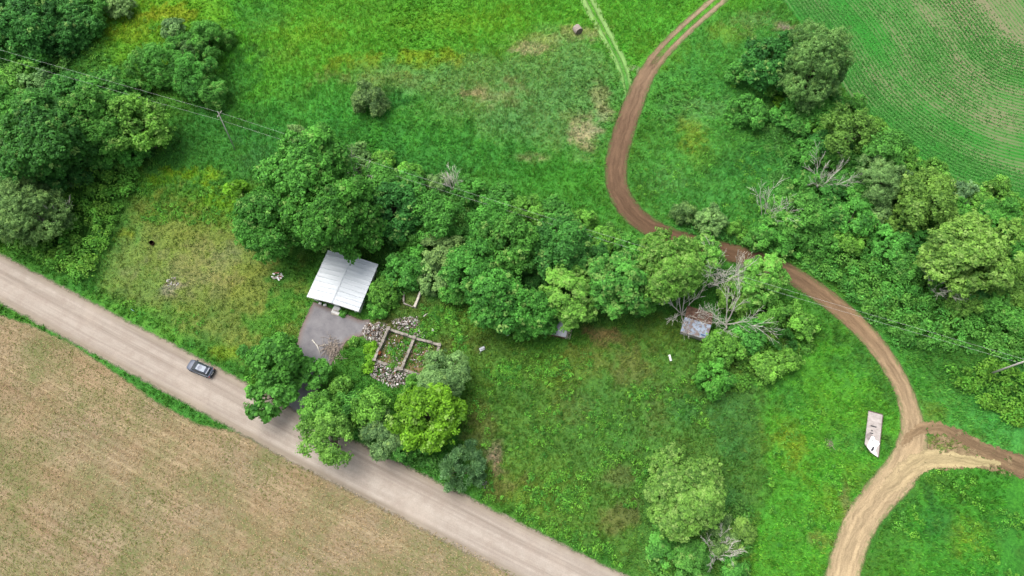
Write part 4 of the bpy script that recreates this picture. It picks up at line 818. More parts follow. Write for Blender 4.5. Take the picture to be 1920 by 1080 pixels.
# ------------------------------------------------------------------ ruined foundation and its rubble
def wall_run(mb, pts, h, th):            # straight concrete runs, mitred by overlap-free butt joints
    for i, (a, b) in enumerate(pts):
        a, b = Vector(a), Vector(b); d = (b - a); L = d.length; M = Matrix.Translation((a.x, a.y, 0)) @ Matrix.Rotation(math.atan2(d.y, d.x), 4, 'Z')
        n = max(2, int(L / .8)); r = random.Random(int(L * 1000) + i)
        for j in range(n):               # broken, uneven tops
            hh = h * r.uniform(.72, 1.0); e = .003 * (j % 2)
            w_ = th * r.uniform(.78, 1.0); mb.box(L * j / n, L * (j + 1) / n, -w_ / 2 + e, w_ / 2 - e, -.05, hh, M)
ruin = thing('ruined_foundation', 'roofless concrete foundation walls of two rooms surrounded by rubble', 'ruin', (*P(742, 650), 0))
ro = ruin.location
def Q(u, v, h=0.0): p = P(u, v, h); return (p[0] - ro.x, p[1] - ro.y, 0)
HW = 1.15
A0, B0, C0, D0, E0, F0 = Q(728, 615, HW), Q(776, 632, HW), Q(823, 645, HW), Q(701, 672, HW), Q(752, 690, HW), Q(806, 706, HW)
for a, b, h, nm in ((D0, A0, HW, 'wall'), (A0, B0, HW * .97, 'wall'), (B0, C0, HW * .9, 'wall'), (E0, B0, HW * .88, 'cross_wall'), (D0, E0, HW * .35, 'low_wall'), (C0, F0, HW * .6, 'wall'), (E0, F0, HW * .4, 'low_wall')):
    a_, b_ = Vector(a), Vector(b); d = (b_ - a_).normalized() * .27
    mb = MB(); wall_run(mb, [(a_ + d, b_ - d)], h, .48); mb.build(nm, CONC, ruin)
mb = MB()
for c_ in (A0, B0, C0, D0, E0, F0):
    mb.box(c_[0] - .29, c_[0] + .29, c_[1] - .29, c_[1] + .29, -.05, HW * (.99 if c_ in (A0, B0) else .8))
mb.build('corner_block', CONC, ruin)
fl = [P(u, v) for u, v in ((728,622), (817,650), (802,706), (703,676))]
mb = MB(); mb.add([(p[0] - ro.x, p[1] - ro.y, .05) for p in fl], [(3, 2, 1, 0)])
mfl, t_ = newmat('ruin_soil'); k = N(t_); pz = k.pos(); c = k.mix(k.ramp(k.noise(pz, .9, 5, .7), .35, .65), tuple(A(134,100,74)), tuple(A(96,122,58))); c = k.mix(k.ramp(k.noise(pz, 3.5, 4, .7), .45, .7), c, tuple(A(160,140,116))); k.out(k.bsdf(c, .95, .05)); mb.build('floor', mfl, ruin)
small = thing('small_foundation', 'small sunken concrete foundation box half hidden by bushes behind the ruin', 'ruin', (*P(770, 562), 0)); ro = small.location
S0, S1, S2, S3 = Q(788, 547, .7), Q(777, 575, .7), Q(756, 567, .7), Q(757, 546, .7)
mb = MB(); wall_run(mb, [(S1, S0)], .75, .42); mb.build('wall', PALEC, small)
mb = MB(); wall_run(mb, [(Vector(S2), Vector(S1) + Vector((-.3, .1, 0)))], .5, .22); mb.build('low_wall', CONC, small)
mb = MB(); wall_run(mb, [(Vector(S2) + Vector((0, .2, 0)), S3)], .6, .3); mb.build('wall', CONC, small)

def chunks(name, poly, n, zmax, label, seed, smin=.12, smax=.42, spread=1.0, cat='rubble'):
    rg = np.random.default_rng(seed); pl = PP(poly); x0, y0 = pl.min(0); x1, y1 = pl.max(0); pts = []
    while len(pts) < n:
        x = rg.uniform(x0, x1, 400); y = rg.uniform(y0, y1, 400); sd = poly_sd(x, y, pl); kk = sd > -.15
        pts += list(zip(x[kk], y[kk], sd[kk]))
    pts = pts[:n]; V = []; F = []; C = []
    pal = [A(206,200,196), A(176,168,160), A(140,128,118), A(120,100,86), A(244,242,240), A(150,142,136), A(98,84,74), A(150,110,88)]
    for i, (x, y, sd) in enumerate(pts):
        s = rg.uniform(smin, smax) ; a, b, c_ = s * rg.uniform(.6, 1.3), s * rg.uniform(.4, 1.0), s * rg.uniform(.2, .6)
        z = zmax * min(1, max(0, sd) / 1.2) * rg.uniform(.2, 1.0) + .05
        R = Matrix.Rotation(rg.uniform(0, 6.28), 3, 'Z') @ Matrix.Rotation(rg.normal(0, .5), 3, 'X') @ Matrix.Rotation(rg.normal(0, .4), 3, 'Y')
        b0 = len(V)
        for dz in (-1, 1):
            for dx, dy in ((-1, -1), (1, -1), (1, 1), (-1, 1)):
                q = R @ Vector((dx * a / 2 * rg.uniform(.75, 1), dy * b / 2 * rg.uniform(.75, 1), dz * c_ / 2)); V.append((x + q.x, y + q.y, z + q.z))
        F += [tuple(b0 + p for p in q) for q in ((3, 2, 1, 0), (4, 5, 6, 7), (0, 1, 5, 4), (1, 2, 6, 5), (2, 3, 7, 6), (3, 0, 4, 7))]
        C += [pal[int(rg.choice(len(pal), p=(.2, .2, .16, .1, .12, .12, .06, .04)))] * rg.uniform(.8, 1.15)] * 8
    m, t = newmat(name); k = N(t); k.out(k.bsdf(k.attr('Col').outputs['Color'], .9, .15))
    o = link(name, mesh_np(name, V, [tuple(q) for q in F], {'Col': ('FLOAT_COLOR', np.array(C))}, [m])); return tag(o, label, cat, kind='stuff')
chunks('rubble', [(699,612),(708,604),(722,606),(726,616),(718,634),(707,652),(697,670),(690,668),(694,640),(684,632),(680,620),(690,604)], 640, .75, 'rubble of broken concrete piled along the left ruin wall', 1)
chunks('rubble', [(732,606),(740,600),(766,596),(780,594),(786,604),(782,612),(798,622),(798,634),(776,625),(748,616)], 520, .7, 'rubble heap of grey lumps above the upper ruin wall', 2)
chunks('rubble', [(696,678),(728,682),(752,692),(770,698),(768,712),(752,724),(738,728),(722,716),(702,708),(686,694)], 620, .7, 'rubble slope of brown and white pieces below the ruin', 3)
chunks('rubble', [(704,664),(730,624),(812,650),(800,690),(750,686),(712,672)], 260, .3, 'loose scraps scattered on the floor of the ruin', 4, .1, .35)
chunks('rubble', [(312,528),(326,520),(334,534),(322,542),(312,538)], 60, .1, 'pale stones lying in the olive grass of the lot', 6, .1, .3)
chunks('rubble', [(905,908),(914,902),(918,912),(910,916)], 34, .35, 'small pile of brown and white debris right of the pine bush', 7, .15, .4)
t = tag(MB().build('x', None), None); bpy.data.objects.remove(t)
mb = MB(); mb.tube([(0, 0, 0), (0, 0, .85)], [.33, .33], 14); mb.tube([(0, 0, .28), (0, 0, .31)], [.35, .35], 14); mb.tube([(0, 0, .56), (0, 0, .59)], [.35, .35], 14)
o = mb.build('oil_drum', RUST, None, True); p_ = P(712, 664); o.location = (*p_, .05); tag(o, 'rusty orange drum standing in the lower left corner of the ruin', 'drum')
mb = MB(); mb.tube([(0, 0, 0), (0, 0, .55)], [.42, .40], 16); mb.tube([(0, 0, .55), (0, 0, .12)], [.36, .34], 16); o = mb.build('fire_barrel', simple('burnt_steel', (.035, .018, .012), .9, .1), None, True)
p_ = P(286, 457); o.location = (*p_, 0); tag(o, 'small dark burnt barrel in the olive grass', 'barrel')

# brush pile on the driveway
mb = MB(); rg = random.Random(8)
for i in range(120):
    u = rg.gauss(624, 9); v = rg.gauss(656, 9); a = rg.gauss(1.0, .8); L = rg.uniform(.6, 2.2); p = P(u, v); z = rg.uniform(.04, .45)
    d = Vector((math.cos(a), math.sin(a), rg.gauss(0, .15))) * L / 2; c_ = Vector((*p, z)); r = rg.uniform(.02, .045)
    mb.tube([c_ - d, c_ + Vector((rg.gauss(0, .1), rg.gauss(0, .1), .05)), c_ + d], [r, r, r * .6], 4, False)
tag(mb.build('brush_pile', STICK, None), 'heap of dry brown sticks dumped on the asphalt driveway', 'brush pile')
def log(a, b, r, label, mat=DEADW, bend=.15):
    a = Vector((*P(*a), r)); b = Vector((*P(*b), r)); m = a.lerp(b, .5) + Vector((bend, bend, .05)); mb = MB(); mb.tube([a, m, b], [r, r * .85, r * .5], 6)
    tag(mb.build('fallen_branch', mat, None, True), label, 'branch', 'fallen branches')
log((586, 638), (601, 664), .11, 'pale bare branch lying on the asphalt beside the brush pile')
log((599, 650), (616, 646), .06, 'short pale branch across the top of the brush pile')
log((1316, 989), (1339, 979), .12, 'short bleached branch lying below the solitary tree'); log((1358, 985), (1404, 967), .09, 'long bleached branch lying right of the short one', bend=.4)
log((794, 594), (802, 588), .10, 'pale log in the grass right of the small foundation'); log((718, 720), (720, 700), .07, 'bare pole standing out of the lower rubble slope')
log((1236, 1002), (1243, 984), .09, 'pale branch at the lower left foot of the solitary tree'); log((1228, 1040), (1231, 1022), .06, 'thin grey branch in the weeds near the bottom edge')

# ------------------------------------------------------------------ two sheds
def shed(name, label, c, wx, wy, eave, ridge, rz, lower, upper, wallm, group=None, cut=.5):
    t = thing(name, label, 'shed', (*c, 0), rz); hx, hy = wx / 2, wy / 2; yr = -hy + wy * cut; o = .2
    mb = MB(); n = 7
    for i in range(n): mb.box(-hx + wx * i / n + .01, -hx + wx * (i + 1) / n - .01, -hy - .004 * (i % 2), -hy + .06, 0, eave - .02 - .05 * (i % 3 == 1))
    mb.build('front_wall', wallm, t)
    mb = MB(); mb.box(-hx, hx, hy - .06, hy, 0, eave); mb.build('rear_wall', wallm, t)
    for s in (-1, 1):
        mb = MB(); xx = s * hx - (.06 if s > 0 else 0)
        mb.prism([(xx, -hy + .062, 0), (xx, hy - .062, 0), (xx, hy - .062, eave - .03), (xx, yr, ridge - .08), (xx, -hy + .062, eave - .03)], (.06, 0, 0)); mb.build('side_wall', wallm, t)
    def slope(ya, za, yb, zb, m):
        mb = MB(); n = max(4, int(wx / .65)); st = (wx + 2 * o) / n
        for i in range(n):               # separate tin sheets, each a little askew
            x0 = -hx - o + st * i; d = .012 * (i % 2)
            mb.add([(x0, ya, za + d), (x0 + st - .03, ya, za + d), (x0 + st - .03, yb, zb + d), (x0, yb, zb + d), (x0, ya, za + d - .03), (x0 + st - .03, ya, za + d - .03), (x0 + st - .03, yb, zb + d - .03), (x0, yb, zb + d - .03)],
                   [(0, 1, 2, 3), (7, 6, 5, 4), (0, 4, 5, 1), (1, 5, 6, 2), (2, 6, 7, 3), (3, 7, 4, 0)])
        for j in range(1, 4):
            q = j / 4; y = ya + (yb - ya) * q; z = za + (zb - za) * q; mb.box(-hx - o, hx + o, y - .02, y + .02, z + .012, z + .035)
        return mb.build('roof', m, t)
    slope(-hy - .25, eave - .05, yr - .01, ridge, lower); slope(hy + .25, eave - .05, yr + .01, ridge, upper)
    mb = MB(); mb.box(-hx - o, hx + o, -hy - .30, -hy - .255, eave - .15, eave - .02); mb.build('fascia', GREYW, t)
    return t
a, b = P(1274, 616, 2.0), P(1318, 630, 2.0); r_ = P(1291, 577, 2.2)
rz2 = math.atan2(b[1] - a[1], b[0] - a[0]); w2 = math.hypot(*(b - a)); c2 = (P(1308, 603, 2.2))
rs = shed('tin_shed', 'small shed with blue-grey tin roof rusted brown on its upper slope', c2, w2 + .1, 4.4, 1.9, 2.7, rz2, TIN_B, TIN_R, GREYW, cut=.48)
rs.children[-3].get('x')
for ch in rs.children:
    if ch.name.startswith('roof') and ch.data.materials[0] == TIN_R: ch['label'] = 'rusty brown upper roof slope'
mb = MB(); mb.box(w2 / 2 - .95, w2 / 2 - .2, -2.1, -1.5, 2.03, 2.06, Matrix.Rotation(0, 4, 'Z')); 
o = mb.build('patch', simple('blue_sheet', (.035, .085, .19), .6, .3), rs); o.rotation_euler = (0, 0, 0)
sh_rot = math.atan2(*(np.subtract(P(1059, 628, 2), P(1026, 621, 2)))[::-1])
shed('tin_shed', 'grey tin roofed shed almost hidden under the pale-tipped tree', P(1046, 606, 1.9), 3.2, 3.6, 1.7, 2.2, sh_rot, TIN_G, TIN_G, BROWNW, cut=.6)
mb = MB(); mb.box(-.42, .42, -.9, .9, .0, .09); mb.box(-.38, -.30, -.86, .86, .09, .13); mb.box(.30, .38, -.86, .86, .09, .13)
o = mb.build('wooden_pallet', simple('cream_boards', (.42, .39, .30), .8, .2, var=.25, nscale=6), None, bevel=.01); p_ = P(1066, 627); o.location = (*p_, .02); o.rotation_euler = (0, 0, -.22 + math.pi * 0); tag(o, 'cream wooden pallet lying beside the grey tin roofed shed', 'pallet')

# ------------------------------------------------------------------ stained panel with a torn white sheet, by the dirt track
tl, tr, br, bl = P(1629, 771, .7), P(1655, 778, .7), P(1647, 857, .7), P(1622, 832, .7)
pc = (tl + tr + br) / 3; pan = thing('platform_wagon', 'pale stained flat wagon bed partly covered by a torn white sheet, near the dirt track', 'wagon', (*pc, 0))
def L2(p, z): return (p[0] - pc[0], p[1] - pc[1], z)
bl2 = P(1620, 847, .7)
mb = MB(); mb.prism([L2(q, .5) for q in (tl, P(1622, 832, .7), P(1633, 848, .7), br, tr)], (0, 0, .16)); mb.build('deck', PANEL, pan)
def quad(name, pts, z, m, th=.012): mb = MB(); mb.prism([L2(P(u, v, .7), z) for u, v in pts], (0, 0, th)); return mb.build(name, m, pan)
for f in (.10, .22, .33, .45, .56, .68):   # plank joints across the bed
    a = tl + (bl2 - tl) * f; b = tr + (br - tr) * f; d = (bl2 - tl) / np.hypot(*(bl2 - tl)) * .03
    mb = MB(); mb.prism([L2(a, .662), L2(a + d, .662), L2(b + d, .662), L2(b, .662)], (0, 0, .006)); mb.build('joint', STAIN, pan)
quad('stain', [(1624 + 6 + 6.5 * math.cos(q), 818 + 6.5 * math.sin(q)) for q in np.linspace(0, -2 * math.pi, 15)[:-1]], .664, STAIN, .008)
quad('sheet', [(1634,818),(1630,826),(1627,834),(1626,838),(1631,844),(1636,850),(1646,857),(1642,846),(1644,838),(1650,832),(1646,827),(1641,825),(1639,819)], .672, SHEETW, .03)
for pts in ([(1633,797),(1632,799),(1643,802),(1644,800)], [(1634,806),(1633.5,808),(1636,809),(1637,807)], [(1631,810.5),(1630.5,812),(1637,814),(1637.5,812)]): quad('mark', pts, .672, BLACKM, .008)
for pts in ([(1636,824),(1635.5,828),(1637,828),(1637.5,824)], [(1635.5,830),(1635.5,832),(1637,832),(1637,830)], [(1637,837),(1633,843),(1635,846),(1638,844),(1639.5,838)], [(1632.5,844),(1632.5,845.5),(1634.5,845.5),(1634.5,844)]): quad('mark', pts, .704, BLACKM, .008)
d = (br - tr) / np.hypot(*(br - tr)); n_ = np.array((-d[1], d[0]))
mb = MB(); mb.prism([L2(q, .42) for q in (tr + n_ * .01, br + n_ * .01, br + n_ * .12, tr + n_ * .12)], (0, 0, .25)); mb.build('side_rail', EDGE, pan)
d = (tr - tl) / np.hypot(*(tr - tl)); n_ = np.array((-d[1], d[0]))
mb = MB(); mb.prism([L2(q, .42) for q in (tl + n_ * .01, tr + n_ * .01, tr + n_ * .16, tl + n_ * .16)], (0, 0, .27)); mb.build('end_rail', EDGE, pan)
for f, g in ((.15, .2), (.15, .8), (.8, .2), (.8, .8)):
    q = tl * (1 - f) * (1 - g) + tr * (1 - f) * g + bl2 * f * (1 - g) + br * f * g; q3 = Vector(L2(q, .25)); ax = Vector(L2(tr, 0)) - Vector(L2(tl, 0)); ax.normalize()
    mb = MB(); mb.tube([q3 - ax * .1, q3 + ax * .1], [.25, .25], 12); mb.build('wheel', BLACKM, pan)

# ------------------------------------------------------------------ hay bale and small things
bale = thing('hay_bale', 'old grey round hay bale in the meadow beside the grassy path', 'hay bale', (*P(1083, 56, .7), 0), math.radians(-62))
mb = MB(); nn = 20; R = .85; rg = random.Random(2)
prof = [(-.70, .97), (-.62, 1.0), (-.2, 1.02), (.2, 1.01), (.62, 1.0), (.70, .97)]
vs = []; 
for x, q in prof:
    for j in range(nn):
        a = 2 * math.pi * j / nn; r = R * q * rg.uniform(.96, 1.03); vs.append((x, r * math.cos(a), max(-.02, R * .92 + r * math.sin(a))))
fs = [(i * nn + j, i * nn + (j + 1) % nn, (i + 1) * nn + (j + 1) % nn, (i + 1) * nn + j) for i in range(len(prof) - 1) for j in range(nn)]
mb.add(vs, fs); mb.build('bale_body', HAY, bale, True)
for e, x in ((0, -.705), (5, .705)):
    mb = MB(); base = vs[e * nn:(e + 1) * nn]; mb.add(base + [(x * 1.02, 0, R * .92)], [(j, (j + 1) % nn, nn) for j in range(nn)]); mb.build('bale_end', HAYD, bale)
def small(name, label, cat, mb, mat, u, v, rz=0, z=0.0, **kw):
    o = mb.build(name, mat, None, **kw); o.location = (*P(u, v), z); o.rotation_euler = (0, 0, rz); return tag(o, label, cat)
mb = MB(); mb.tube([(0, -.5, .2), (0, .5, .2)], [.19, .19], 14); mb.tube([(0, -.52, .2), (0, -.45, .2)], [.21, .21], 14); mb.tube([(0, .45, .2), (0, .52, .2)], [.21, .21], 14)
small('water_tank', 'small white cylinder lying on the lawn below the rusty shed', 'tank', mb, SHEETW, 1256, 672, .2, sm=True)
mb = MB(); mb.box(-.45, .45, -.3, .3, 0, .3); mb.box(-.3, .5, -.12, .22, .3, .48); mb.tube([(-.4, -.3, .15), (-.7, -.5, .1)], [.05, .05], 6)
small('scrap_metal', 'grey metal scrap on the lawn below the row of trees', 'scrap', mb, TIN_G, 904, 655, .5, bevel=.03)
mb = MB(); mb.box(-.3, .3, -.1, .1, 0, .1); mb.box(-.12, .12, -.42, .3, .1, .16)
small('scrap_plank', 'crossed white planks in the grass right of the ruin', 'plank', mb, WHITE, 812, 619, .7)
mb = MB(); mb.box(-.2, .2, -.15, .15, 0, .2); mb.tube([(.1, 0, .2), (.1, 0, .34)], [.07, .05], 8)
small('white_jug', 'small white jug at the lawn edge below the trees', 'jug', mb, SHEETW, 952, 628, .3, bevel=.04)
t = thing('scrap_boards', 'flat pile of red-brown and white scrap boards in the grass left of the garage', 'scrap boards', (*P(522, 519), 0), -.2); rg = random.Random(5)
for i in range(14):
    mb = MB(); M = Matrix.Translation((rg.uniform(-.8, .8), rg.uniform(-.6, .6), .03 + .03 * i)) @ Matrix.Rotation(rg.uniform(-.8, .8), 4, 'Z'); L = rg.uniform(.3, .9)
    mb.box(-L / 2, L / 2, -.12, .12, 0, .025, M); mb.build('board', [WHITE, simple('red_boards', (.22, .09, .06), .9), SHEETW, GREYW][i % 4] if i > 3 else WHITE, t)
t = thing('lawn_sign', 'small pale blue sign standing on the grass verge by the gravel road', 'sign', (*P(253, 585), 0), -.5)
mb = MB(); mb.box(-.3, .3, -.015, .015, .55, .95); mb.build('sign_board', simple('pale_blue_board', (.30, .50, .58), .6), t)
for s in (-.22, .22):
    mb = MB(); mb.tube([(s, 0, -.05), (s, 0, .56)], [.015, .015], 6); mb.build('leg', TIN_G, t)
mb = MB(); rg = random.Random(11)
for i in range(30):
    a = rg.uniform(0, 6.28); r = rg.uniform(.1, .7); mb.tube([(r * math.cos(a), r * math.sin(a), .05), (rg.gauss(0, .3), rg.gauss(0, .5), rg.uniform(.2, .6))], [.035, .02], 4, False)
small('brush_heap', 'small grey heap of twigs in the grass left of the wagon bed', 'brush heap', mb, STICK, 1554, 834)
mb = MB(); rg = random.Random(12)
for i in range(26):
    a = rg.uniform(0, 6.28); r = rg.uniform(.1, .9); mb.tube([(r * math.cos(a), r * math.sin(a), .05), (rg.gauss(0, .4), rg.gauss(0, .4), rg.uniform(.2, .5))], [.04, .02], 4, False)
small('brush_heap', 'small grey heap of twigs in the rough grass by the crop field corner', 'brush heap', mb, STICK, 1470, 53)

# ------------------------------------------------------------------ power line
def utility_pole(label, base, top, rz, k=1.0):
    b = Vector((*base, 0)); tp = Vector(top); t = thing('utility_pole', label, 'utility pole', b, 0, 'power line poles'); d = tp - b
    mb = MB(); mb.tube([(0, 0, -.2), d * .5, d], [.17 * k, .145 * k, .11 * k], 12); mb.build('pole', POLEW, t, True)
    R = Matrix.Rotation(rz, 4, 'Z'); pts = []
    mb = MB(); M = Matrix.Translation(d - Vector((0, 0, .35))) @ R; mb.box(-.75, .75, -.18, -.09, -.06, .06, M); mb.build('crossarm', GREYW, t)
    for s in (-.62, .05):
        off = Vector((s, -.14, .06)) if s < 0 else Vector((.0, 0, 0.0))
        q = M @ off if s < 0 else d + Vector((0, 0, .0)); mb = MB(); mb.tube([q, q + Vector((0, 0, .12)), q + Vector((0, 0, .22))], [.05, .07, .04], 8); mb.build('insulator', SHEETW, t, True); pts.append(b + q + Vector((0, 0, .2)))
    return t, pts
pb1, pt1 = P(441, 281), P(409, 211, 10.2); pb2, pt2 = P(1853, 702), P(1925, 676, 9.6)
line_a = math.atan2(pt2[1] - pt1[1], pt2[0] - pt1[0])
_, w1 = utility_pole('slim grey utility pole in the meadow above the broad dark tree', pb1, (*pt1, 10.2), line_a + math.pi / 2, .7)
_, w2_ = utility_pole('pale utility pole rising from the undergrowth at the right edge', pb2, (*pt2, 9.6), line_a + math.pi / 2)
far_l = P(-420, -30, 10)
tgt = [P(355, 197, 9.6), P(355, 210, 8.2)]
lw = [Vector((*far_l, 10.3)), Vector((far_l[0], far_l[1] - 1.2, 9.0))]
# the lower neutral wire hangs 1.5 m below the pole top
lo1 = Vector((*pb1, 0)).lerp(Vector((*pt1, 10.2)), .80); lo2 = Vector((*pb2, 0)).lerp(Vector((*pt2, 9.6)), .84)
def wire(a, b, sag, label):
    pts = []; n = 40
    for i in range(n + 1):
        q = i / n; p = a.lerp(b, q); p.z -= sag * 4 * q * (1 - q); pts.append(p)
    mb = MB(); mb.tube(pts, [.011] * (n + 1), 5, False); tag(mb.build('power_line', WIREM, None, True), label, 'power line', 'power line wires')
top1, top2 = w1[1], w2_[1]
right = Vector((*P(2500, 880, 10), 10))
wire(lw[0], top1, .5, 'upper overhead wire running from the left edge to the meadow pole'); wire(lw[1], lo1, .5, 'lower overhead wire running from the left edge to the meadow pole')
wire(top1, top2, 1.4, 'upper overhead wire spanning the lot between the two poles'); wire(lo1, lo2, 1.2, 'lower overhead wire spanning the lot between the two poles')
wire(top2, right, .6, 'upper overhead wire leaving the right pole'); wire(lo2, right - Vector((0, 0, 1.5)), .6, 'lower overhead wire leaving the right pole')

# ------------------------------------------------------------------ car on the gravel road
def car_paint():
    m, t = newmat('slate_paint'); k = N(t); sh = k.n('ShaderNodeBsdfPrincipled')
    for a, b in (('Base Color', (.085, .10, .135, 1)), ('Metallic', .25), ('Roughness', .5), ('Coat Weight', .15), ('Coat Roughness', .25)): sh.inputs[a].default_value = b
    k.out(sh.outputs[0]); return m
def glass_mat(name, c, r=.08):
    m, t = newmat(name); k = N(t); k.out(k.bsdf(c, r, .6)); return m
PAINT = car_paint(); GLASS = glass_mat('tinted_glass', (.03, .04, .05), .3); PANO = glass_mat('roof_glass', (.13, .165, .215), .4)
BLK = simple('black_trim', (.015, .015, .017), .6, .3, var=.1); TYRE = simple('tyre_rubber', (.02, .02, .02), .9, .1, var=.1); RIM = simple('alloy', (.35, .36, .38), .35, .5, .7, var=.05)
ca, cb = P(351.5, 681, .8), P(399.5, 700.5, .8); cc = (ca + cb) / 2; crz = math.atan2(ca[1] - cb[1], ca[0] - cb[0]); CL = 4.6
car = thing('parked_car', 'dark slate grey hatchback SUV on the gravel road', 'car', (*cc, .03), crz)
def loft(sections, name, mat, parent, sm=True, capends=True):
    k = len(sections[0]); mb = MB(); vs = [p for s in sections for p in s]
    fs = [(i * k + j, i * k + (j + 1) % k, (i + 1) * k + (j + 1) % k, (i + 1) * k + j) for i in range(len(sections) - 1) for j in range(k)]
    if capends: fs += [tuple(range(k))[::-1], tuple((len(sections) - 1) * k + j for j in range(k))]
    mb.add(vs, fs); return mb.build(name, mat, parent, sm)
def sec(x, hw, zb, zt, crown=.04):       # one ring: underside, sides, rounded shoulders, crowned top
    return [(x, -hw * .92, zb), (x, -hw, zb + .18), (x, -hw, zt - .22), (x, -hw * .95, zt - .06), (x, -hw * .80, zt), (x, 0, zt + crown), (x, hw * .80, zt), (x, hw * .95, zt - .06), (x, hw, zt - .22), (x, hw, zb + .18), (x, hw * .92, zb)]
loft([sec(2.30, .52, .34, .66), sec(2.24, .70, .28, .76), sec(2.10, .84, .24, .86), sec(1.7, .91, .22, .95), sec(1.0, .93, .22, 1.02), sec(0, .93, .22, 1.04), sec(-1.2, .93, .22, 1.06), sec(-1.9, .90, .24, 1.06), sec(-2.18, .84, .30, 1.0), sec(-2.28, .72, .36, .84)], 'body', PAINT, car)
def gh(x, hw, z): return (x, hw, z)
# greenhouse: roof slab on tinted glass
rf = [(.42, .62, 1.50), (-.2, .66, 1.57), (-1.0, .66, 1.56), (-1.62, .62, 1.49)]
loft([[(x, -w_, z - .035), (x, -w_ * .6, z + .01), (x, 0, z + .025), (x, w_ * .6, z + .01), (x, w_, z - .035), (x, 0, z - .06)] for x, w_, z in rf], 'roof', PAINT, car)
mb = MB(); mb.prism([(.32, -.46, 1.545), (.32, .46, 1.545), (-1.25, .48, 1.592), (-1.25, -.48, 1.592)], (0, 0, .012)); mb.build('sunroof', PANO, car)
mb = MB(); mb.add([(1.18, -.74, 1.03), (1.18, .74, 1.03), (.42, .60, 1.485), (.42, -.60, 1.485)], [(0, 1, 2, 3)]); mb.build('windshield', GLASS, car)
mb = MB(); mb.add([(-2.02, -.72, 1.06), (-2.02, .72, 1.06), (-1.62, .60, 1.46), (-1.62, -.60, 1.46)], [(3, 2, 1, 0)]); mb.build('rear_window', GLASS, car)
for s in (-1, 1):
    mb = MB(); mb.add([(1.18, .76 * s, 1.02), (.42, .62 * s, 1.47), (-.2, .66 * s, 1.53), (-1.0, .66 * s, 1.52), (-1.62, .62 * s, 1.45), (-2.02, .75 * s, 1.05), (-1.0, .86 * s, 1.03), (.2, .86 * s, 1.02)], [tuple(range(8))]); mb.build('side_window', GLASS, car)
    mb = MB(); mb.tube([(.35, .60 * s, 1.545), (-.6, .62 * s, 1.615), (-1.5, .58 * s, 1.545)], [.02, .02, .02], 6); mb.build('roof_rail', BLK, car)
    mb = MB(); mb.box(.86, 1.06, .90 * s if s > 0 else -1.10, 1.10 if s > 0 else -.90, 1.0, 1.14); mb.build('mirror', BLK, car, bevel=.03)
    mb = MB(); mb.prism([(2.20, .48 * s, .70), (2.06, .80 * s, .74), (1.84, .86 * s, .86), (1.98, .62 * s, .90)], (0, 0, .03)); mb.build('headlight', SHEETW, car)
    mb = MB(); mb.box(-2.27, -2.08, .60 * s if s > 0 else -.84, .84 if s > 0 else -.60, .80, .96); mb.build('tail_light', simple('red_lens', (.20, .02, .02), .4), car, bevel=.02)
    for xw in (1.42, -1.35):
        mb = MB(); mb.tube([(xw, .72 * s, .33), (xw, .95 * s, .33)], [.33, .33], 18); wh = mb.build('wheel', TYRE, car)
        mb = MB(); mb.tube([(xw, .93 * s, .33), (xw, .965 * s, .33)], [.2, .19], 12); mb.build('rim', RIM, wh)
    mb = MB(); mb.box(-1.6, 1.7, .925 * s if s > 0 else -.955, .955 if s > 0 else -.925, .24, .42); mb.build('sill', BLK, car)
mb = MB(); mb.box(1.16, 1.28, -.76, .76, 1.012, 1.05); mb.build('cowl', BLK, car)
mb = MB(); mb.box(-2.36, -2.22, -.72, .72, .36, .58); mb.build('rear_bumper', BLK, car, bevel=.03)
mb = MB(); mb.box(-2.315, -2.295, -.26, .26, .66, .78); mb.build('number_plate', SHEETW, car)
mb = MB(); mb.box(-1.84, -1.6, -.58, .58, 1.47, 1.50); mb.build('spoiler', PAINT, car, bevel=.01)

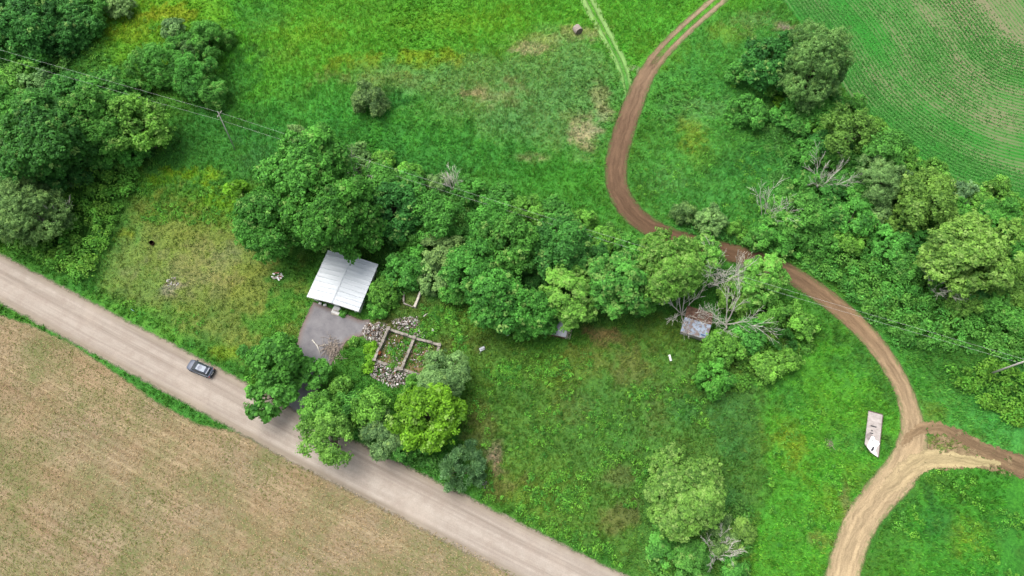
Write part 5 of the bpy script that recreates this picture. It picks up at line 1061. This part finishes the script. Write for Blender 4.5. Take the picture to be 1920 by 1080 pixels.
# ------------------------------------------------------------------ straw stubble and crop seedlings
def blades(name, x, y, c, hgt, wid, nb, ang, spread, label, cat, jitter=.1):
    n = len(x); X = np.repeat(x, nb) + rng.normal(0, jitter, n * nb); Y = np.repeat(y, nb) + rng.normal(0, jitter, n * nb); H = np.repeat(hgt, nb) * rng.uniform(.6, 1.3, n * nb)
    a = ang + rng.normal(0, spread, n * nb); dx = np.cos(a) * H; dy = np.sin(a) * H; wv = wid * rng.uniform(.6, 1.3, n * nb); sx = -np.sin(a) * wv; sy = np.cos(a) * wv; z0 = np.full(n * nb, .02)
    V = np.stack([np.stack([X - sx, Y - sy, z0], 1), np.stack([X + sx, Y + sy, z0], 1), np.stack([X + dx + sx, Y + dy + sy, H * .6], 1), np.stack([X + dx - sx * .4, Y + dy - sy * .4, H * .6], 1)], 1).reshape(-1, 3)
    t = np.clip(rng.normal(.5, .25, n * nb), 0, 1)
    o = link(name, mesh_np(name, V, np.arange(len(V)).reshape(-1, 4), {'Col': ('FLOAT_COLOR', np.repeat(c, 4 * nb, 0)), 'tint': ('FLOAT', np.repeat(t, 4)), 'pale': ('FLOAT', np.zeros(len(V)))}, [FOLV])); return tag(o, label, cat, kind='stuff')
n = 100000; x = rng.uniform(-100, 16, n); y = rng.uniform(-10, 50, n); k = poly_sd(x, y, stub_w) > .3; x, y = x[k], y[k]; n = len(x)
g1 = fbm(x, y, 9, 71); g2 = fbm(x, y, 2.5, 72); isg = rng.random(n) < np.clip((g1 - .42) * 3.0 + (g2 - .5) * 1.2 + .12, .02, .8)
c = np.where(isg[:, None], A(128, 142, 80), np.where(rng.random(n)[:, None] < .6, A(196, 179, 146), A(160, 140, 108))) * rng.uniform(.88, 1.14, (n, 1))
blades('stubble', x, y, c, rng.uniform(.10, .26, n), .032, 2, road_ang, .45, 'straw stubble and sprouting weeds on the ploughed field', 'stubble')
n = 420000; x = rng.uniform(45, 130, n); y = rng.uniform(65, 128, n); k = poly_sd(x, y, crop_w) > .4; x, y = x[k], y[k]
d = line_dist(x, y, crop_line[::3]); ph = np.abs((d / .8 - .25) % 1.0); k = np.minimum(ph, 1 - ph) < .17; x, y, d = x[k], y[k], d[k]
p = .50 - .50 * smooth(6, 30, d) + 1.7 * (fbm(x, y, 16, 81) - .5) + 1.5 * (vnoise(d, d * 0, 4.5, 82) - .5); k = rng.random(len(x)) < np.clip(p, .05, 1); x, y = x[k], y[k]; n = len(x)
c = A(86, 166, 76) * rng.uniform(.85, 1.15, (n, 1))
blades('crop_seedlings', x, y, c, rng.uniform(.15, .34, n), .06, 2, 0, 3, 'rows of young green crop plants in the curved field', 'crop')
